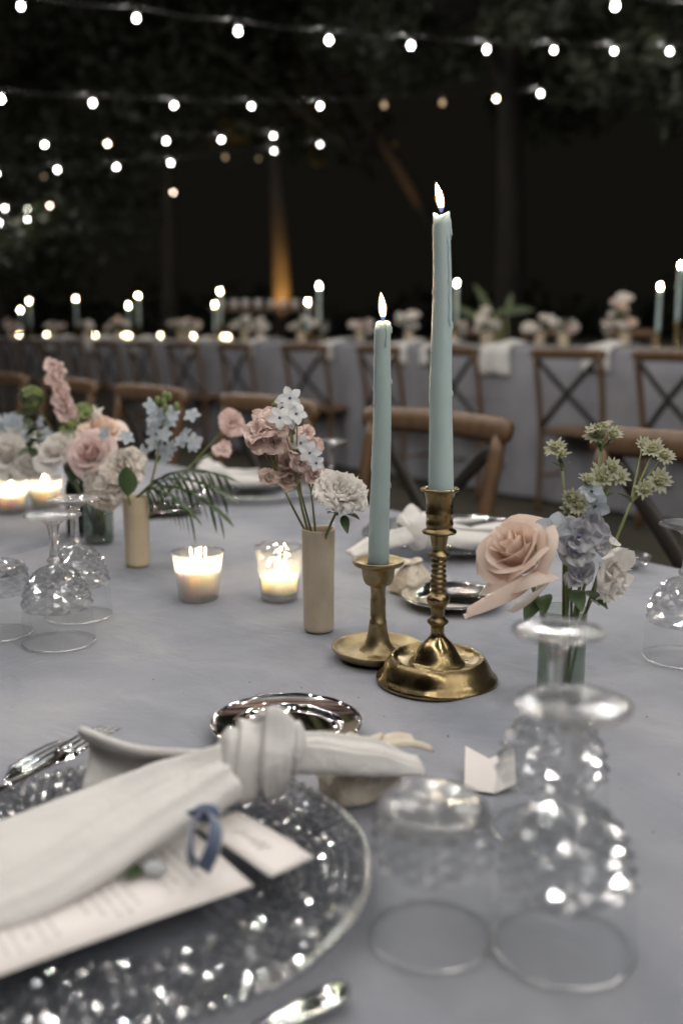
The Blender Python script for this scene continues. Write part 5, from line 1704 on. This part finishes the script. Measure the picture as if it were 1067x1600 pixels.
# small leaf sprig on the menu card
t = thing('leaf_sprig', 'tiny green sprig with a pale bud on the menu card under the napkin', 'sprig', (-0.12, 0.5501, 0.774))
lb = MB()
for dd, L in (((-0.8, 0.2, 0.05), 0.018), ((-0.3, -0.6, 0.05), 0.014), ((0.8, 0.3, 0.05), 0.015)):
    leaf_blade(lb, (0, 0, 0.002), dd, L, 0.005, rg, 0.0)
lb.build('leaf', 'leaf', t)
MB().ball((0.008, -0.003, 0.004), 0.0052, 8, 6, sc=(1.4, 1, 0.8)).build('bud', 'p_pale', t)

# ------------------------------------------------------------------ things on the far table
def small_stick(loc, k, lb, hgt):
    t = thing('candlestick', lb, 'candlestick', loc, 0, 'candlesticks on the far table')
    MB().lathe([(0.0, 0.0), (0.045, 0.0), (0.046, 0.004), (0.03, 0.012), (0.010, 0.02), (0.008, hgt * 0.5), (0.012, hgt * 0.55), (0.008, hgt * 0.6), (0.009, hgt - 0.03), (0.015, hgt - 0.025), (0.016, hgt), (0.0, hgt - 0.004)], 16).build('body', 'brass', t)

def far_pt(px_s, n_):
    return sn(px_s, n_, FZ)
# s along the table, n across it, candle length, stick height
far_c = [(12.3, 4.96, 0.235, 0.09, 'low one of the leftmost pair'), (12.35, 5.10, 0.285, 0.15, 'high one of the leftmost pair'), (10.9, 5.05, 0.285, 0.15, 'lone second from the left'),
         (9.5, 4.98, 0.24, 0.09, 'low one of the third pair from the left'), (9.55, 5.12, 0.285, 0.15, 'high one of the third pair from the left'),
         (7.82, 4.96, 0.22, 0.09, 'low one of the pair left of the orange trunk'), (7.98, 5.12, 0.285, 0.15, 'high one of the pair left of the orange trunk'),
         (6.42, 4.94, 0.215, 0.09, 'low one of the pair right of the orange trunk'), (6.50, 5.12, 0.285, 0.15, 'high one of the pair right of the orange trunk'),
         (4.86, 4.92, 0.235, 0.09, 'low one half hidden by the tall near candle'), (4.90, 5.06, 0.26, 0.14, 'high one just right of the tall near candle'),
         (3.27, 5.0, 0.235, 0.09, 'second from the right'), (3.15, 5.0, 0.285, 0.15, 'rightmost and highest')]
for i, (s_, n_, L, hs, lb) in enumerate(far_c):
    p = sn(s_, n_, FZ)
    small_stick(p, i, 'brass candlestick under the far candle, %s' % lb, hs)
    taper('lit far table candle, %s' % lb, (p[0], p[1], p[2] + hs - 0.004), L, (0, 0), 0.0118, 0.009, [], i, False, (0, 0), 'lit candles on the far table', 1.15)

for i, s_ in enumerate((11.9, 11.2, 9.84, 9.29, 9.08, 8.55, 7.87, 7.46, 7.3)):
    votive('small glass votive near the front edge of the far table, %s from the left' % ords[i], 'lit candle in the %s votive from the left on the far table' % ords[i], sn(s_, 4.76 + 0.05 * (i % 2), FZ), 'hammered', 0.026, 0.032, 0.055, 0.022, 'votives on the far table', 1.0)

def bouquet(label, s_, n_, hh, spread, mats, seed, nb=9, z=FZ, big=0.034):
    rg = random.Random(seed)
    base = sn(s_, n_, z)
    t = thing('flower_arrangement', label, 'flowers', base, 0, 'flower arrangements on the far table')
    MB().lathe([(0.0, 0.001), (0.030, 0.0), (0.034, 0.01), (0.033, 0.085), (0.035, 0.09), (0.031, 0.088)], 16).build('vase', 'stone', t)
    for k in range(nb):
        a = rg.uniform(0, 2 * PI)
        r = spread * math.sqrt(rg.random())
        p = Vector((r * math.cos(a), r * math.sin(a) * 0.6, 0.09 + hh * rg.uniform(0.25, 1.0) * (1.1 - 0.5 * r / spread)))
        MB().tube(bez((0, 0, 0.03), (p.x * 0.3, p.y * 0.3, p.z * 0.7), p, 5), 0.002, 5).build('stem', 'stem', t)
        mb = MB()
        X = frame(p, (p.x * 4, p.y * 4 - 0.5, 0.6))
        if k % 2:
            carnation(mb, X, big * rg.uniform(0.7, 1.2), rg, 3)
        else:
            ruffled_blossom(mb, X, big * rg.uniform(0.7, 1.2), rg, 6)
        mb.build('bloom', mats[k % len(mats)], t)
    lb = MB()
    for k in range(26):
        a = rg.uniform(0, 2 * PI)
        leaf_blade(lb, (0.02 * math.cos(a), 0.02 * math.sin(a), 0.09 + rg.uniform(0, hh * 0.5)), (math.cos(a), math.sin(a), rg.uniform(0.1, 1.2)), rg.uniform(0.05, 0.09), 0.011, rg, 0.2)
    lb.build('foliage', 'leaf_sage', t)
    return t
bouquet('peach and blush flower arrangement on the far table between rightmost candles and white napkin', 3.52, 5.05, 0.23, 0.12, ['p_peach', 'p_white', 'p_blush', 'p_cream'], 71, 13)
bouquet('low white flower arrangement on the far table right of the lit green leaf', 4.15, 5.05, 0.11, 0.10, ['p_white', 'p_cream'], 72, 8)
bouquet('green and white flower arrangement on the far table right of the tall near candle', 4.66, 5.1, 0.15, 0.08, ['p_white', 'p_lime', 'p_cream'], 73, 8)
bouquet('white flower arrangement on the far table behind the shorter near candle', 5.36, 5.05, 0.16, 0.09, ['p_white', 'p_cream'], 74, 10)
bouquet('ivory flower arrangement on the far table just below the orange trunk', 6.75, 5.12, 0.13, 0.11, ['p_cream', 'p_white', 'p_peach'], 75, 9)
bouquet('loose white flower arrangement on the far table left of the orange trunk', 7.55, 5.1, 0.12, 0.13, ['p_white', 'p_lime'], 76, 9)
bouquet('olive and cream flowers on the far table, right of the third candle pair from left', 8.75, 5.15, 0.14, 0.13, ['p_lime', 'p_cream', 'p_blush'], 77, 9)
bouquet('peach flowers on the far table, left of the third candle pair from left', 10.0, 5.1, 0.13, 0.13, ['p_peach', 'p_cream'], 78, 9)
bouquet('pink flower arrangement at the left end of the far table in view', 13.0, 5.1, 0.16, 0.15, ['p_pink', 'p_cream'], 79, 9)
bouquet('pale flower arrangement on the far table beside the leftmost candle pair', 11.7, 5.1, 0.12, 0.14, ['p_white', 'p_blush'], 80, 8)

bouquet('small white flower bunch on the far table, second from the right end', 3.85, 4.9, 0.10, 0.08, ['p_white', 'p_blush'], 81, 7)
bouquet('small cream flower bunch on the far table just right of the tall near candle', 4.45, 4.9, 0.10, 0.07, ['p_cream', 'p_white'], 82, 7)
bouquet('small white flower bunch on the far table between the two near candles', 5.05, 5.2, 0.12, 0.09, ['p_white', 'p_pink'], 83, 8)
bouquet('small pink flower bunch on the far table left of the shorter near candle', 5.85, 5.0, 0.10, 0.09, ['p_pink', 'p_cream'], 84, 8)
bouquet('small white flower bunch on the far table right of the fourth candle pair', 7.1, 4.95, 0.10, 0.10, ['p_white', 'p_cream'], 85, 8)
bouquet('small blush flower bunch on the far table left of the fourth candle pair', 8.25, 4.95, 0.10, 0.10, ['p_blush', 'p_white'], 86, 8)
bouquet('small cream flower bunch on the far table between second and third candles', 10.45, 4.95, 0.11, 0.11, ['p_cream', 'p_white'], 87, 8)

def far_napkin(label, s_, seed, w_=0.16, hang=0.13):
    rg = random.Random(seed)
    t = tag(MB().grid(lambda u, v: sheet_pt(u, v, w_, hang, seed), 14, 18).build('napkin', 'napkin'), label, 'napkin', 'napkins hanging over the far table edge')
    t.location = sn(s_, 4.62, FZ)
    t.rotation_euler = (0, 0, ANG + rg.uniform(-0.1, 0.1))
    solidify(t, 0.004)
def sheet_pt(u, v, w_, hang, seed):
    """Cloth lying on the table for half its length, then bending over the edge."""
    x = (u - 0.5) * w_ * (0.75 + 0.45 * v) + 0.02 * (v - 0.5) * math.sin(seed)
    L = 0.26 + hang
    s_ = v * L - 0.26
    wob = 0.010 * math.sin(u * 9 + seed) * v + 0.008
    if s_ < -0.01:
        return (x, s_ - 0.0, 0.014 + 0.03 * math.exp(-((s_ + 0.15) / 0.08) ** 2) * (0.6 + 0.4 * math.sin(u * 6 + seed)))
    e = min(1.0, (s_ + 0.01) / 0.05)
    y = 0.026 * math.sin(e * PI / 2) + wob + 0.012 * e
    z = 0.010 - max(0, s_) * 0.98
    return (x, y, z - (0.02 * abs(u - 0.5) * 2 if v > 0.9 else 0))
for i, (s_, lb) in enumerate(((3.37, 'first from the right'), (4.11, 'second from the right, large and bright'), (4.65, 'third from the right'), (4.99, 'fourth from the right'),
                              (5.74, 'fifth from the right'), (6.73, 'sixth from the right'), (7.6, 'seventh from the right'), (8.7, 'eighth from the right'), (9.6, 'ninth from the right'), (10.6, 'tenth from the right'))):
    far_napkin('white napkin hanging off the far table, %s' % lb, s_, i + 3, 0.17 + 0.05 * (i == 1), 0.12 + 0.05 * (i == 1))

# glasses and plates among the far flowers
fg = thing('goblet', '', 'glass', sn(3.5, 4.85, FZ))
MB().lathe([(0.0, 0.0), (0.033, 0.001), (0.012, 0.006), (0.006, 0.012), (0.0055, 0.07), (0.018, 0.08), (0.032, 0.10), (0.038, 0.135), (0.036, 0.165)], 20).build('bowl_and_stem', 'glass_ham', fg)
tag(fg, 'stemmed glass on the far table, %s from the right' % ords[0], 'glass', 'glasses on the far table')
for i, (s_, n_) in enumerate(((3.85, 4.85), (4.35, 4.8), (4.6, 4.82), (5.15, 4.85), (5.5, 4.8), (6.1, 4.85), (6.95, 4.8), (7.2, 4.85))):
    dup(fg, 'stemmed glass on the far table, %s from the right' % ords[i + 1], sn(s_, n_, FZ))

t = thing('bird_of_paradise_leaf', 'broad lit green leaf rising behind the far table', 'plant', (1.2168, 7.2, 0.9805))
tb = Vector((1.2168, 7.2, 0.9805))
for pa, pb_, w_ in (((1.096, 7.2, 1.2177), (1.3673, 7.2, 1.2444), 0.035), ((1.0817, 7.25, 1.1827), (0.9386, 7.25, 1.428), 0.03), ((1.1658, 7.2, 1.1598), (1.205, 7.2, 1.3596), 0.03), ((1.0372, 7.25, 1.1378), (0.7594, 7.25, 1.2946), 0.03)):
    a, b = Vector(pa) - tb, Vector(pb_) - tb
    MB().tube(bez((0, 0, -0.6), (a * 0.5), a, 6), 0.008, 6).build('stem', 'stem', t)
    lb = MB()
    leaf_blade(lb, a, b - a, (b - a).length, w_, rg, 0.05, (0, -1, 0.4))
    lb.build('leaf', 'leaf_sage', t)

t = thing('bar_table', 'distant dark bar table with white tops left of the orange trunk', 'table', (-0.9189, 12.2, 0.7479))
bo = Vector((-0.9189, 12.2, 0.7479))
zt = (Vector((-0.9106, 12.2, 1.3482)) - bo).z
MB().box((0, 0, zt - 0.02), (0.62, 0.3, 0.02)).build('table_top', 'wood', t, False)
for sx in (-1, 1):
    for sy in (-1, 1):
        MB().tube([(sx * 0.55, sy * 0.24, ground_z(7.15) - bo.z), (sx * 0.55, sy * 0.24, zt - 0.04)], 0.025, 8).build('leg', 'wood', t)
for i in range(8):
    o = MB().lathe([(0.0, 0.0), (0.035, 0.0), (0.042, 0.06), (0.044, 0.09), (0.04, 0.088), (0.036, 0.01), (0.0, 0.01)], 14).build('cup', 'card')
    o.location = bo + Vector((-0.52 + 0.148 * i, 0.08 * math.sin(i * 2.0), zt + 0.001))
    tag(o, 'white cup on the distant bar table, %s from the left' % ords[i], 'cup', 'cups on the distant bar table')

# ------------------------------------------------------------------ crumbs and dark specks on the cloth
cr = MB()
cg = random.Random(77)
for p in ((-0.1521, 0.9125, 0.75), (-0.1482, 0.9074, 0.75), (-0.0391, 0.9264, 0.75), (-0.0913, 0.9426, 0.75), (0.2655, 0.7343, 0.75), (0.2131, 0.7088, 0.75), (0.2671, 0.9389, 0.75), (0.0162, 0.9006, 0.75), (-0.305, 0.8761, 0.75), (-0.188, 0.9499, 0.75), (0.0919, 0.8096, 0.75), (0.276, 0.8529, 0.75), (-0.147, 1.0793, 0.75), (0.0385, 0.8529, 0.75), (0.1831, 0.8236, 0.75), (0.2172, 0.6429, 0.75)):
    X = Matrix.Translation(Vector(p) + Vector((0, 0, 0.0002))) @ Matrix.Rotation(cg.uniform(0, 6), 4, 'Z')
    cr.ball((0, 0, 0), cg.uniform(0.0004, 0.0009), 6, 4, X, (cg.uniform(1, 1.8), 1, 0.6))
o = cr.build('crumbs', 'stem_brown')
tag(o, 'tiny dark crumbs scattered on the blue grey tablecloth', 'crumbs', kind='stuff')
